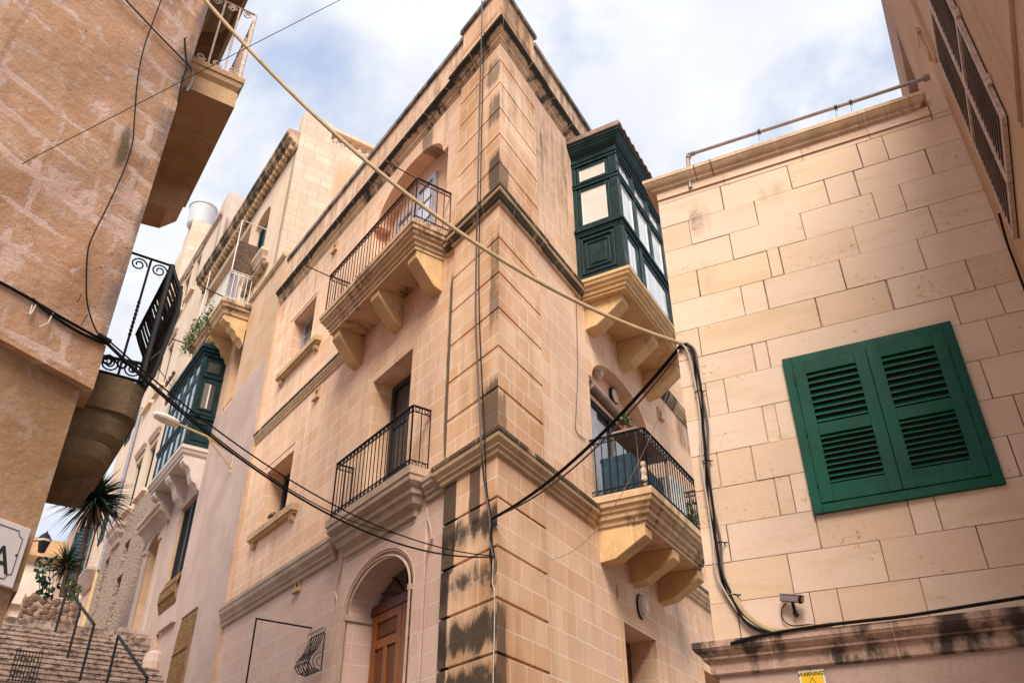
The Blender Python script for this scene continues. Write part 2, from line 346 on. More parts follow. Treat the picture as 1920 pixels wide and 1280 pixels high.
def peel(m, col, uv): return col
def peeling():
    m = N('peeling_masonry'); uv = m.uv()
    dv = m.mix(.16, uv, m.mix(1.0, m.noise(uv, 1.3, 5, .62, col=True), (.5, .5, .5), 'SUBTRACT'), 'ADD')
    bc, bf = m.brick(m.mp(dv, loc=(0, .06, 0)), (.49, .275, .155), (.40, .215, .12), (.46, .27, .17), .64, .29, .045, 1.0, 0, .45, .7, 2)
    col = m.mix(m.rng(m.noise(uv, 1.1, 4, .6), .35, .65, 0, .85), bc, (.47, .26, .155))
    col = m.mix(m.rng(m.noise(m.mp(uv, (2.4, .7, 1)), 1, 4, .65), .5, .72, 0, .6), col, (.36, .17, .085))
    pink = m.mix(m.rng(m.noise(uv, 4, 5, .65), .3, .7), (.60, .415, .335), (.54, .35, .275))
    fl = m.math('ADD', m.noise(m.mp(uv, (1, 1.25, 1)), 2.1, 8, .68, .6), m.math('MULTIPLY', m.math('MULTIPLY', bf, .22), m.rng(m.noise(m.mp(uv, (1, 1, 1), (8, 2, 0)), 1.2, 3), .38, .58, .1, 1)))
    soft = m.rng(fl, .44, .66); hard = m.rng(fl, .565, .60)
    fm = m.math('ADD', m.math('MULTIPLY', soft, .5), m.math('MULTIPLY', hard, .42))
    col = m.mix(fm, col, pink)
    grey = m.noise(m.mp(uv, (1.2, 1.4, 1), (31, 7, 0)), 4.5, 7, .72, .4)
    col = m.mix(m.rng(grey, .60, .63, 0, .65), col, (.58, .46, .41))
    x, y = m.xy(uv)
    xw = m.math('ADD', x, m.math('MULTIPLY', m.math('SUBTRACT', m.noise(m.mp(uv, (1, 1, 1)), 3, 4), .5), .12))
    ed = m.rng(xw, 300.0, 300.2, 1, 0)
    col = m.mix(m.math('MULTIPLY', m.math('MULTIPLY', ed, m.rng(m.noise(m.mp(uv, (3, .8, 1)), 2, 5, .6), .36, .56)), .85), col, (.13, .10, .095))
    sb = m.box(xw, m.math('ADD', y, m.math('MULTIPLY', m.noise(m.mp(uv, (14, 1, 1)), 1, 3), .2)), 300.27, 300.36, 4.6, 5.02, .04, .12)
    col = m.mix(m.math('MULTIPLY', m.rng(sb, .15, .9), .8), col, (.075, .06, .035))
    ch = m.box(xw, y, 301.29, 301.33, 3, 5.6, .012, .1); col = m.mix(m.math('MULTIPLY', ch, .5), col, (.30, .15, .08))
    gr = m.noise(uv, 55, 5, .75); col = m.mix(.3, col, m.mix(m.rng(gr, .3, .7), (.3, .3, .3), (.7, .7, .7)), 'OVERLAY')
    pit = m.rng(m.vor(uv, 7), .05, .1, 1, 0); pm = m.math('MULTIPLY', pit, m.rng(m.noise(uv, 2.7, 2), .52, .58))
    col = m.mix(m.math('MULTIPLY', pm, .8), col, (.14, .07, .035))
    crk = m.vor(m.mix(.3, uv, m.noise(uv, 4, 4, col=True)), 1.6, 'DISTANCE_TO_EDGE', 'Distance')
    crk = m.math('MULTIPLY', m.rng(crk, .0, .006, 1, 0), m.rng(m.noise(uv, 1.1, 2), .55, .62))
    col = m.mix(m.math('MULTIPLY', crk, .7), col, (.16, .08, .045))
    h = m.math('ADD', m.math('MULTIPLY', hard, .35), m.math('MULTIPLY', m.noise(uv, 26, 6, .72), .6))
    b1 = m.bump(h, .8, .010); b2 = m.bump(m.noise(uv, 3.0, 6, .6), .55, .05, b1)
    return m.out(col, b2, .92)
M['peel'] = peeling()
M['peel_low'] = plaster('worn_ochre_masonry', (.38, .225, .12), (.28, .155, .075), 1.6, .3, .5,
    lambda m, c, uv: m.mix(m.rng(m.noise(uv, 3.4, 8, .74, .5), .5, .6, 0, .6), c, (.40, .27, .21)))
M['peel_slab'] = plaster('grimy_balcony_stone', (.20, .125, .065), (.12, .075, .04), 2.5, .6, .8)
M['upslab'] = plaster('stained_upper_balcony_stone', (.50, .31, .17), (.40, .235, .125), 2.0, .6, .6)

def sblock():
    m = N('sawn_limestone_blocks'); uv = m.uv(); ob = m.ob()
    at = m.nd('ShaderNodeAttribute'); at.attribute_name = 'tone'; t = at.outputs['Fac']
    c = m.mix(t, (.77, .58, .43), (.70, .49, .395))
    v = m.comb(m.math('ADD', m.xy(uv)[0], m.math('MULTIPLY', t, 37.)), m.xy(uv)[1])
    vein = m.noise(m.mp(v, (1, 5, 1), rot=(0, 0, .25)), 1.1, 5, .6, .6)
    t2 = m.math('FRACT', m.math('MULTIPLY', t, 7.31)); c = m.mix(m.math('MULTIPLY', m.rng(t2, .55, .95), .45), c, (.66, .45, .27)); c = m.mix(m.math('MULTIPLY', m.rng(t2, .0, .3, 1, 0), .35), c, (.80, .64, .50))
    c = m.mix(m.rng(vein, .48, .70, 0, .55), c, (.60, .42, .25))
    c = m.mix(m.rng(m.noise(m.mp(v, (1, 1, 1), (9, 2, 0)), 1.5, 3), .5, .75, 0, .35), c, (.55, .43, .36))
    sp = m.noise(m.mp(v, (1, 1, 1), (5, 3, 0)), 26, 5, .75); rg = m.noise(m.mp(v, (1, 1.6, 1), (1, 13, 0)), 2.2, 3)
    c = m.mix(m.math('MULTIPLY', m.rng(sp, .55, .63), m.rng(rg, .54, .66, 0, .85)), c, (.42, .21, .08))
    c = m.mix(.22, c, m.mix(m.rng(m.noise(uv, 90, 3, .8), .3, .7), (.35, .35, .35), (.65, .65, .65)), 'OVERLAY')
    c = stains(m, c, [(400.2, 400.5, 4.7, 5.2, .1, .2, .42, .7), (400.8, 401.2, 4.85, 5.2, .15, .15, .4, .7), (400.2, 400.5, 3.9, 4.7, .1, .3, .3, .3)], (.07, .045, .035))
    return m.out(c, m.bump(m.math('ADD', m.noise(uv, 110, 4, .8), m.math('MULTIPLY', m.noise(uv, 7, 6, .7), 1.3)), .5, .007), .88)
M['sblock'] = sblock()
M['joint'] = plaster('dark_joint_mortar', (.13, .08, .055), (.46, .31, .21), 1.6)
def flat(name, c, rough=.6, metal=0, var=.15, spec=.4, nscale=8, bumpk=.1):
    m = N(name, rough, spec, metal); ob = m.ob()
    col = m.mix(m.rng(m.noise(ob, nscale, 5, .65), .3, .7), tuple(x*(1-var) for x in c), tuple(min(1, x*(1+var)) for x in c))
    return m.out(col, m.bump(m.noise(ob, 40, 4, .7), bumpk, .004))
def paint(name, c, rough=.5, chip=(.3, .2, .12), amt=.04):
    m = N(name, rough, .22); ob = m.ob()
    col = m.mix(m.rng(m.noise(ob, 3, 4, .6), .3, .7), tuple(x*.8 for x in c), tuple(x*1.2 for x in c))
    col = m.mix(m.rng(m.noise(m.mp(ob, (1, 1, .3)), 12, 5, .7), .5, .8, 0, .5), col, tuple(x*1.7+.002 for x in c))
    col = m.mix(m.rng(m.noise(m.mp(ob, (1, 1, 3)), 5, 6, .75), .52, .72, 0, .35), col, tuple(x*1.5+.012 for x in c))
    col = m.mix(m.rng(m.noise(ob, 30, 5, .8), .70-amt, .74), col, chip)
    return m.out(col, m.bump(m.noise(m.mp(ob, (1, 1, .2)), 60, 3), .15, .003), m.rng(m.noise(ob, 6, 4), .3, .7, rough-.1, rough+.15))
M['green'] = paint('green_shutter_paint', (.0004, .064, .036), .48, (.12, .19, .13), .035)
M['dgreen'] = paint('dark_green_paint', (.006, .024, .026), .42, (.12, .12, .1), .02)
M['green_far'] = paint('faded_green_paint', (.012, .06, .06), .55)
M['blue'] = paint('blue_green_paint', (.025, .065, .085), .6)
M['grey_frame'] = flat('grey_window_frame', (.33, .31, .35), .5)
M['dark_frame'] = flat('black_door_frame', (.022, .026, .026), .45)
M['white'] = flat('white_paint', (.75, .73, .70), .5, var=.08)
M['iron'] = flat('black_iron', (.010, .009, .010), .6, .0, spec=.25)
M['rust_iron'] = flat('rusty_iron', (.075, .025, .018), .7, .1, var=.4)
M['cream_iron'] = flat('rust_flecked_white_iron', (.55, .40, .33), .6, var=.3, nscale=30)
M['white_iron'] = flat('white_painted_iron', (.7, .66, .62), .5)
M['steel'] = flat('galvanised_pipe', (.30, .24, .23), .5, .4)
M['cable'] = flat('black_cable', (.008, .007, .007), .7, spec=.15)
M['cable_grey'] = flat('grey_cable', (.10, .08, .075), .6)
M['cable_beige'] = flat('beige_cable', (.46, .33, .19), .6)
M['cable_white'] = flat('white_wire', (.48, .40, .34), .7)
M['blind'] = flat('cream_roller_blind', (.56, .51, .46), .75, var=.06, nscale=2)
M['curtain'] = flat('dark_lace_curtain', (.09, .065, .05), .8, var=.5, nscale=25)
M['dark'] = flat('dark_interior', (.02, .016, .013), .9)
M['lampglass'] = flat('frosted_lamp_glass', (.62, .50, .40), .35)
M['lamp'] = flat('grey_white_lamp_shell', (.60, .55, .50), .45)
M['yellow'] = flat('yellow_sign', (.85, .50, .01), .5, var=.05)
M['signwhite'] = flat('white_marble_plaque', (.60, .52, .52), .4, var=.06)
M['black'] = flat('black_lettering', (.02, .016, .02), .5)
M['blue_panel'] = flat('teal_blue_panel', (.016, .05, .075), .55, var=.25)
M['terracotta'] = flat('terracotta_pot', (.33, .12, .06), .8)
M['statue'] = flat('weathered_figurine_stone', (.55, .43, .34), .8, var=.25, nscale=20)
M['sheet'] = flat('brown_corrugated_sheet', (.27, .175, .135), .8, var=.3, nscale=3)
M['rattan'] = flat('woven_reed_screen', (.10, .06, .04), .9, var=.6, nscale=22)
M['grille'] = flat('rusty_brass_grille', (.22, .12, .05), .7, .2, var=.5, nscale=14)
M['purple_pipe'] = flat('grey_drainpipe', (.25, .24, .30), .5)
M['yellow_pipe'] = flat('ochre_drainpipe', (.50, .34, .17), .6)
M['tank'] = flat('grey_water_tank', (.52, .50, .52), .55, var=.06, nscale=2)
M['red'] = flat('dark_red_paint', (.16, .01, .012), .5)
def glass(name, c, rough=.06, spec=1.0):
    m = N(name, rough, spec); m.b.inputs['IOR'].default_value = 1.9
    m.b.inputs['Coat Weight'].default_value = .6; m.b.inputs['Coat Roughness'].default_value = .04
    return m.out(m.mix(m.rng(m.noise(m.ob(), 1.2, 2), .4, .6), c, tuple(x*.7 for x in c)), m.bump(m.noise(m.ob(), 1.6, 2), .04, .05))
M['glass'] = glass('window_glass', (.06, .065, .07))
def skyglass():  # pale streaks in the pane colour stand for reflected sky
    m = N('glass_painted_sky_reflection', .1, 1.0); m.b.inputs['IOR'].default_value = 1.9; m.b.inputs['Coat Weight'].default_value = .6; uv = m.uv()
    f = m.noise(m.mp(uv, (16, .5, 1)), 1, 3, .6); g = m.noise(m.mp(uv, (1.2, .9, 1)), 1.5, 3)
    c = m.mix(m.rng(f, .35, .65), (.42, .42, .45), (.72, .71, .72)); c = m.mix(m.rng(g, .5, .7, 0, .6), c, (.14, .15, .17))
    return m.out(c, m.bump(m.noise(m.ob(), 1.6, 2), .05, .05))
M['glass_pale'] = skyglass()
M['glass_dark'] = glass('dark_window_glass', (.025, .022, .022), .1, .6)
def wood(name, c1, c2):
    m = N(name, .5, .4); uv = m.uv()
    g = m.noise(m.mp(uv, (14, 1.1, 1)), 1.5, 5, .6, 1.2)
    return m.out(m.mix(m.rng(g, .3, .7), c1, c2), m.bump(g, .2, .004))
M['wood'] = wood('varnished_door_wood', (.34, .115, .028), (.21, .064, .016))
M['wood_dark'] = wood('dark_panel_wood', (.17, .05, .014), (.10, .028, .01))
def leafmat(name, c1, c2, rough=.5):
    m = N(name, rough, .35); c = m.mix(m.rng(m.noise(m.ob(), 9, 3), .35, .65), c1, c2)
    return m.out(c)
M['leaf'] = leafmat('green_leaves', (.05, .10, .025), (.13, .16, .05))
M['yucca'] = leafmat('dark_yucca_leaves', (.008, .022, .012), (.018, .04, .014))
M['yucca_dead'] = leafmat('dry_yucca_leaves', (.07, .05, .025), (.035, .028, .015), .8)
M['rubber'] = leafmat('glossy_dark_leaves', (.008, .035, .022), (.02, .06, .03), .3)
M['bark'] = flat('grey_brown_bark', (.09, .055, .035), .9, var=.4, nscale=12, bumpk=.6)
def rubble(name, c1, c2, mo, sc=4.0):
    m = N(name); uv = m.uv(); v = m.mp(uv, (1, 1.7, 1))
    d = m.vor(v, sc, 'DISTANCE_TO_EDGE', 'Distance'); cc = m.vor(v, sc, 'F1', 'Color')
    x = m.nd('ShaderNodeSeparateColor'); m.lk(cc, x.inputs[0])
    c = m.mix(x.outputs[0], c1, c2); c = m.mix(m.rng(d, .0, .06, .85, 0), c, mo)
    c = m.mix(m.rng(m.noise(uv, 9, 5, .7), .45, .7, 0, .5), c, tuple(k*.5 for k in c2))
    h = m.math('ADD', m.math('MULTIPLY', m.rng(d, 0, .12), .7), m.math('MULTIPLY', m.noise(uv, 18, 5, .7), .5))
    return m.out(c, m.bump(h, .9, .05), .95)
M['rubble'] = rubble('rough_rubble_stone', (.42, .30, .235), (.36, .25, .20), (.26, .18, .14), 5.5)
M['planter'] = rubble('rough_planter_stone', (.42, .27, .20), (.30, .18, .135), (.12, .07, .05), 3.2)
M['party'] = ashlar('pale_party_wall', (.70, .56, .43), (.58, .45, .34), (.42, .31, .23), .52, .28, .009, smooth=.3, hue=(.55, .42, .31), streak=.25, var=.4,
    patch=lambda m, c, uv: m.mix(m.box(*m.xy(uv), 240.0-1.75, 240.0-1.15, 10, 17.6, .1, .5), c, (.60, .37, .23)))
def steps_mat():
    m = N('worn_limestone_steps'); ob = m.ob()
    c = m.mix(m.rng(m.noise(ob, 2.2, 5, .65), .35, .65), (.42, .31, .26), (.30, .21, .17))
    c = m.mix(m.rng(m.noise(ob, 5, 6, .78), .46, .6, 0, .9), c, (.09, .06, .045))
    return m.out(c, m.bump(m.noise(ob, 22, 5, .7), .7, .015), .9)
M['steps'] = steps_mat()
def paving():
    m = N('street_paving'); ob = m.ob()
    c, f = m.brick(m.mp(ob, (1, 1, 1)), (.26, .22, .18), (.21, .175, .145), (.09, .075, .06), .6, .4, .01)
    return m.out(m.mix(m.rng(m.noise(ob, 1.5, 5), .4, .7, 0, .5), c, (.14, .12, .10)), m.bump(m.noise(ob, 20, 4), .3, .01), .85)
M['paving'] = paving()

# ------------------------------------------------------------------ building helpers
def facade(mb, F, u0, u1, z0, z1, d, ops, back=True):
    us = {u0, u1}; zs = {z0, z1}; R = []
    for o in ops:
        r = o.get('rise', 0); R.append((o['u0'], o['u1'], o['z0'], o['z1']+r)); us |= {o['u0'], o['u1']}; zs |= {o['z0'], o['z1']+r}
    us = sorted(us); zs = sorted(zs)
    for a, b in zip(us, us[1:]):
        for c, e in zip(zs, zs[1:]):
            m, n = (a+b)/2, (c+e)/2
            if any(q[0] < m < q[1] and q[2] < n < q[3] for q in R) or not (u0 < m < u1 and z0 < n < z1): continue
            mb.poly(F, [(a, d, c), (b, d, c), (b, d, e), (a, d, e)])
    for o in ops:
        a, b, c, e, r, sh = o['u0'], o['u1'], o['z0'], o['z1'], o.get('rise', 0), o.get('sh', 0)
        k = d-o['depth']
        mb.poly(F, [(a, d, c), (a, k, c), (a, k, e), (a, d, e)]); mb.poly(F, [(b, k, c), (b, d, c), (b, d, e), (b, k, e)])
        mb.poly(F, [(a, d, c), (b, d, c), (b, k, c), (a, k, c)])
        if r:
            a2, b2 = a+sh, b-sh; nn = 24
            cv = [(a2+(b2-a2)*(1-cos(pi*i/nn))/2, e+r*sin(pi*i/nn)) for i in range(nn+1)]
            for p, q in zip(cv, cv[1:]):
                mb.poly(F, [(p[0], d, p[1]), (q[0], d, q[1]), (q[0], d, e+r), (p[0], d, e+r)])
                mb.poly(F, [(p[0], d, p[1]), (q[0], d, q[1]), (q[0], k, q[1]), (p[0], k, p[1])])
            if sh:
                for s0, s1 in ((a, a2), (b2, b)):
                    mb.poly(F, [(s0, d, e), (s1, d, e), (s1, d, e+r), (s0, d, e+r)]); mb.poly(F, [(s0, d, e), (s1, d, e), (s1, k, e), (s0, k, e)])
            if back: mb.poly(F, [(p[0], k, p[1]) for p in cv])
        else: mb.poly(F, [(a, d, e), (b, d, e), (b, k, e), (a, k, e)])
        if back: mb.poly(F, [(a, k, c), (b, k, c), (b, k, e), (a, k, e)])

def window(F, u0, u1, z0, z1, d, parent, fm, gm, cols=2, rows=2, fw=.06, th=.05, name='window', label=None, bars=.025):
    f = MB(); f.ring(F, u0, u1, z0, z1, fw, d, d+th)
    for i in range(1, cols):
        x = u0+(u1-u0)*i/cols; f.box(F, x-fw*.45, x+fw*.45, d, d+th-.004, z0+fw, z1-fw)
    for j in range(1, rows):
        z = z0+(z1-z0)*j/rows; f.box(F, u0+fw, u1-fw, d, d+th*.6, z-bars/2, z+bars/2)
    o = f.build(name, M[fm], parent)
    g = MB(); g.box(F, u0+fw*.8, u1-fw*.8, d+.004, d+.014, z0+fw*.8, z1-fw*.8); g.build('glass', M[gm], o)
    if label: o['label'] = label
    return o

def railing(F, plan, z0, z1, parent, mat='iron', sp=.115, r=.0075, rings=True, name='railing'):
    mb = MB(); pts = [F.pt(u, d, 0) for u, d in plan]
    zt, zb = z1-.085, z0+.085
    def bar(a, b, z, h, w):
        t = (b-a).normalized(); n = V((t.y, -t.x, 0))*w/2
        for s_ in ((z-h/2, z+h/2),):
            q = [a-n, a+n, b+n, b-n]
            lo = [p+V((0, 0, s_[0])) for p in q]; hi = [p+V((0, 0, s_[1])) for p in q]
            for k in range(4): mb.world([lo[k], lo[(k+1) % 4], hi[(k+1) % 4], hi[k]], [(0, 0)]*4)
            mb.world(hi, [(0, 0)]*4); mb.world(lo[::-1], [(0, 0)]*4)
    for a, b in zip(pts, pts[1:]):
        L = (b-a).length; n = max(1, round(L/sp)); t = (b-a)/L
        bar(a, b, z1, .014, .036); bar(a, b, z0+.012, .014, .026)
        if rings: bar(a, b, zt, .01, .016); bar(a, b, zb, .01, .016)
        for i in range(n+1):
            p = a+(b-a)*i/n; rr = r*1.7 if i in (0, n) else r
            mb.tube([p+V((0, 0, z0)), p+V((0, 0, z1))], rr, 4, smooth=False)
            if rings and i < n:
                m_ = a+(b-a)*(i+.5)/n
                for zz in ((zt+z1)/2, (zb+z0)/2):
                    mb.circle(m_+V((0, 0, zz)), t, V((0, 0, 1)), .033, .0075, 8, 3)
    return mb.build(name, M[mat], parent)

def corbelrow(F, us, w, prof, parent, mat='corbel', name='corbel'):
    for u in us:
        m = MB(); m.pdz(F, prof, u-w/2, u+w/2); m.build(name, M[mat], parent, bevel=.012)

def vent(F, u, z, s, d, parent, mat='mould'):
    m = MB(); m.ring(F, u-s/2, u+s/2, z-s/2, z+s/2, s*.22, d, d+.03); m.box(F, u-s*.62, u+s*.62, d, d+.06, z-s/2-.04, z-s/2)
    o = m.build('vent', M[mat], parent); g = MB(); g.box(F, u-s*.3, u+s*.3, d-.002, d+.006, z-s*.3, z+s*.3); g.build('vent_opening', M['dark'], o)

def xyp(F, u, d): p = F.pt(u, d, 0); return (p.x, p.y)
def cable(name, pts, r, mat, label, cat='cable', n=6, group=None, sub=6):
    """smooth curve through the points"""
    pts = [V(p) for p in pts]; out = []
    if len(pts) > 2 and sub > 1:
        q = [pts[0]*2-pts[1]]+pts+[pts[-1]*2-pts[-2]]
        for i in range(1, len(q)-2):
            for k in range(sub):
                t = k/sub; a, b, c, d = q[i-1], q[i], q[i+1], q[i+2]
                out.append(.5*((2*b)+(c-a)*t+(2*a-5*b+4*c-d)*t*t+(3*b-a-3*c+d)*t**3))
        out.append(pts[-1])
    else: out = pts
    m = MB(); rs = r if isinstance(r, (list, tuple)) else [r]
    m.tube(out, rs[0], n); return tag(m.build(name, M[mat]), label, cat, group)
def sag(a, b, s, n=24): a, b = V(a), V(b); return [a+(b-a)*(i/n)-V((0, 0, 4*s*(i/n)*(1-i/n))) for i in range(n+1)]

# ================================================================== 1. THE CORNER HOUSE
UA, UB = 9.15, 11.5
house = thing('corner_house', 'tall honey coloured limestone corner house with quoined sharp corner and balconies', 'house', A.pt(0, -.4, GZ))
Wd = -.05; WB = -.012
opA = [dict(u0=1.93, u1=3.71, z0=.4, z1=3.2, rise=.56, depth=.5), dict(u0=2.36, u1=3.65, z0=4.66, z1=6.96, depth=.42),
       dict(u0=6.82, u1=8.12, z0=5.74, z1=6.98, depth=.42), dict(u0=6.8, u1=8.03, z0=9.28, z1=10.6, depth=.3),
       dict(u0=1.6, u1=4.32, z0=8.55, z1=10.66, rise=.66, sh=.17, depth=.30)]
opB = [dict(u0=3.55, u1=4.77, z0=.3, z1=3.13, depth=.49), dict(u0=2.84, u1=5.45, z0=4.65, z1=6.80, rise=.58, sh=.12, depth=.24),
       dict(u0=7.0, u1=8.3, z0=.9, z1=3.1, depth=.45)]
hi = [o for o in opA if o['z0'] > 4]; lo = [o for o in opA if o['z0'] < 4]
m = MB()
facade(m, A, 1.17, UA, 4.3, 12.3, Wd, hi); facade(m, B, 1.19, UB, GZ, 12.3, WB, opB)
a0, a1, b1 = xyp(A, 0, -.85), xyp(A, UA, -.85), xyp(B, UB, -.85)
# closed body behind the fronts, and the far edges of the two street walls
e1, e2 = xyp(A, UA, Wd), xyp(B, UB, WB)
_q = A.O-(A.n+B.n).normalized()*(.86/sin(radians(32.62))); bk = (_q.x, _q.y)
m.prism([bk, a1, (a1[0]+2.2, a1[1]+3), (b1[0]-1, b1[1]+3), b1], GZ, 12.3)
m.poly(A, [(UA, Wd, GZ), (UA, -.9, GZ), (UA, -.9, 13.0), (UA, Wd, 13.0)]); m.poly(B, [(UB, WB, GZ), (UB, -.9, GZ), (UB, -.9, 12.9), (UB, WB, 12.9)])
# reveals of the roof edge (parapet back faces) keep daylight out of the wall core
m.poly(A, [(0, Wd, 12.3), (UA, Wd, 12.3), (UA, -1.2, 12.3), (.5, -1.2, 12.3)]); m.poly(B, [(0, WB, 12.3), (UB, WB, 12.3), (UB, -1.2, 12.3), (.5, -1.2, 12.3)])
wall = m.build('wall', M['lime'], house)
m = MB(); facade(m, A, 1.17, UA, GZ, 4.3, Wd, lo); m.build('wall', M['lime_low'], house)['label'] = 'paler pinkish ground floor wall of the corner house'

# quoined corner: courses two blocks high with a deep groove between them
m = MB()
def course(z0, z1, off=0.):
    c = (A.O.x, A.O.y)
    out = [xyp(A, 1.17, Wd), xyp(A, 1.17, off), c if off == 0 else None, xyp(B, 1.2, off), xyp(B, 1.2, WB)]
    if off: # mitred recessed corner
        h = math.asin(min(1, 0.5386)); k = off/sin(radians(32.62)); bis = (A.n+B.n).normalized(); q = A.O+bis*k; out[2] = (q.x, q.y)
    P_ = out; L = 0
    ins = (A.O.x-(A.n+B.n).normalized().x*.3, A.O.y-(A.n+B.n).normalized().y*.3)
    seg = [(A, 1.17, Wd, 1.17, off), (A, 1.17, off, 0, off), (B, 0, off, 1.2, off), (B, 1.2, off, 1.2, WB)]
    for (F, ua, da, ub, db), p, q in zip(seg, P_, P_[1:]):
        m.world([(p[0], p[1], z0), (q[0], q[1], z0), (q[0], q[1], z1), (p[0], p[1], z1)], [(ua+F.uo, z0), (ub+F.uo, z0), (ub+F.uo, z1), (ua+F.uo, z1)])
    for z in (z0, z1):
        m.world([(p[0], p[1], z) for p in P_[:3]]+[(ins[0], ins[1], z)], [(1.17, z), (1.17, z), (0, z), (0, z+.2)]); m.world([(p[0], p[1], z) for p in P_[2:]]+[(ins[0], ins[1], z)], [(100, z), (101.2, z), (101.2, z), (100, z+.2)])
gr = [-1.36+.5625*k for k in range(11)]
def run(zs, za, zb, g=.036):
    zz = [za]+[z for z in zs if za < z < zb]+[zb]
    for i, (a, b) in enumerate(zip(zz, zz[1:])):
        course(a+(g if i else 0), b-(0 if i == len(zz)-2 else 0))
        if i: course(a, a+g, -.045)
run([2.013-.5625*k for k in range(6, 0, -1)]+[2.013, 2.573, 3.138, 3.71], GZ, 4.3)
run([5.15, 5.74, 6.33, 6.91, 7.51], 4.3, 8.12, .034)
run([8.94, 9.53, 10.1, 10.68, 11.22], 8.12, 11.7, .032)
run([12.52], 11.7, 13.12, .024)
m.build('quoin_pilaster', M['pilaster'], house)

pathc = [xyp(A, UA, Wd), xyp(A, 1.17, Wd), xyp(A, 1.17, 0), (A.O.x, A.O.y), xyp(B, 1.2, 0), xyp(B, 1.2, WB), xyp(B, UB, WB)]
def mold(zt, zb, out, inn=.01): # string-course section from the top down
    h = zt-zb
    return [(0, zt+.015), (out, zt-.005), (out, zt-h*.2), (out-.012, zt-h*.22), (out*.86, zt-h*.42), (out*.62, zt-h*.58), (out*.55, zt-h*.62), (out*.55, zt-h*.7), (out*.34, zt-h*.78), (out*.3, zb+h*.06), (inn, zb), (-.03, zb)]
m = MB(); cp_ = [(0, 12.0), (.17, 11.985), (.175, 11.95), (.168, 11.945), (.16, 11.92), (.135, 11.905), (.13, 11.885), (.12, 11.88), (.115, 11.85), (.085, 11.82), (.08, 11.80), (.07, 11.795), (.05, 11.77), (.045, 11.72), (.02, 11.69), (.012, 11.66), (-.03, 11.66)]
m.sweep(pathc, cp_); m.build('cornice', M['cornice'], house)
# dentil-like blackened breaks hang off the cornice at intervals
m = MB()
m.sweep([xyp(A, 1.42, Wd)]+pathc[1:6]+[xyp(B, 2.66, WB)], mold(8.37, 8.12, .12)); m.build('string_course', M['string'], house)
m = MB(); m.sweep([xyp(A, UA, Wd), xyp(A, 4.55, Wd)], mold(8.22, 8.0, .10)); m.build('string_course', M['string'], house)
m = MB(); m.sweep([xyp(B, 5.75, WB), xyp(B, UB, WB)], mold(8.3, 8.05, .12)); m.build('string_course', M['cornice_far'], house)
m = MB(); m.sweep([xyp(A, 1.42, Wd)]+pathc[1:6]+[xyp(B, 2.66, WB)], mold(4.52, 4.24, .135)); m.build('string_course', M['string'], house)
m = MB(); m.sweep([xyp(B, 5.3, WB), xyp(B, UB, WB)], mold(4.52, 4.24, .135)); m.build('string_course', M['string'], house)
m = MB(); m.sweep([xyp(A, UA, Wd), xyp(A, 4.3, Wd)], mold(4.54, 4.16, .16)); m.build('string_course', M['mould_low'], house)
m = MB(); m.sweep([xyp(A, 1.62, Wd), xyp(A, 1.17, Wd)], mold(4.5, 4.2, .14)); m.build('string_course', M['mould_low'], house)
# parapet with coping, raised over the corner
m = MB()
for F, u0, u1, zt in ((A, 1.17, UA, 13.0), (B, 1.2, UB, 12.9)):
    m.box(F, u0, u1, -.33, (Wd if F is A else WB)-.001, 11.9, zt)
m.build('parapet', M['lime'], house)
m = MB()
m.sweep([xyp(A, UA, Wd), xyp(A, 1.17, Wd)], [(-.3, 13.0), (-.3, 13.1), (.05, 13.1), (.05, 13.0), (-.02, 13.0)])
m.sweep([xyp(B, 1.2, WB), xyp(B, UB, WB)], [(-.3, 12.9), (-.3, 13.0), (.05, 13.0), (.05, 12.9), (-.02, 12.9)])
m.sweep([xyp(A, 1.17, Wd-.3), xyp(A, 1.17, 0), (A.O.x, A.O.y), xyp(B, 1.2, 0), xyp(B, 1.2, Wd-.3)], [(-.25, 13.12), (-.25, 13.22), (.05, 13.22), (.05, 13.12), (-.02, 13.12)])
m.build('coping', M['coping'], house)
m = MB(); pp = [xyp(A, 1.17, -.05), (A.O.x, A.O.y), xyp(B, 1.2, -.05), xyp(B, 1.2, -.35), (A.O.x-(A.n+B.n).normalized().x*.7, A.O.y-(A.n+B.n).normalized().y*.7), xyp(A, 1.17, -.35)]
m.prism(pp, 12.31, 13.115); m.build('parapet', M['lime'], house)

# --- street door
m = MB(); d0 = Wd-.5+.06
F = A; ul, ur = 1.97, 3.67; zs = 3.24
leaf_w = (ur-ul)/2
dm = MB(); dm.box(F, ul, ur, d0, d0+.045, .4, zs)
for i in range(2):
    a = ul+i*leaf_w; b = a+leaf_w
    dm.box(F, a+.01, a+.13, d0+.045, d0+.08, .4, zs); dm.box(F, b-.13, b-.01, d0+.045, d0+.08, .4, zs)
    for z0, z1 in ((zs-.12, zs), (2.76, 2.88), (.4, .7), (1.35, 1.5)): dm.box(F, a+.13, b-.13, d0+.045, d0+.078, z0, z1)
    dm.box(F, (a+b)/2-.05, (a+b)/2+.05, d0+.045, d0+.076, 1.5, 2.76)
door = dm.build('door', M['wood'], house, bevel=.006); door['label'] = 'varnished brown double door under the stone arch'
for i in range(2):
    a = ul+i*leaf_w+.13; b = a+leaf_w-.26
    for (u0, u1, z0, z1) in ((a, b, 2.88, zs-.12), (a, (a+b)/2-.05, 1.5, 2.76), ((a+b)/2+.05, b, 1.5, 2.76), (a, b, .7, 1.35)):
        pm = MB(); pm.box(F, u0+.035, u1-.035, d0+.045, d0+.062, z0+.035, z1-.035); pm.build('door_panel', M['wood_dark'], door, bevel=.01)
fm_ = MB(); fm_.box(F, ul-.02, ur+.02, d0, d0+.1, zs, zs+.13)
cu = (ul+ur)/2; a_, r_ = 0.86, .56
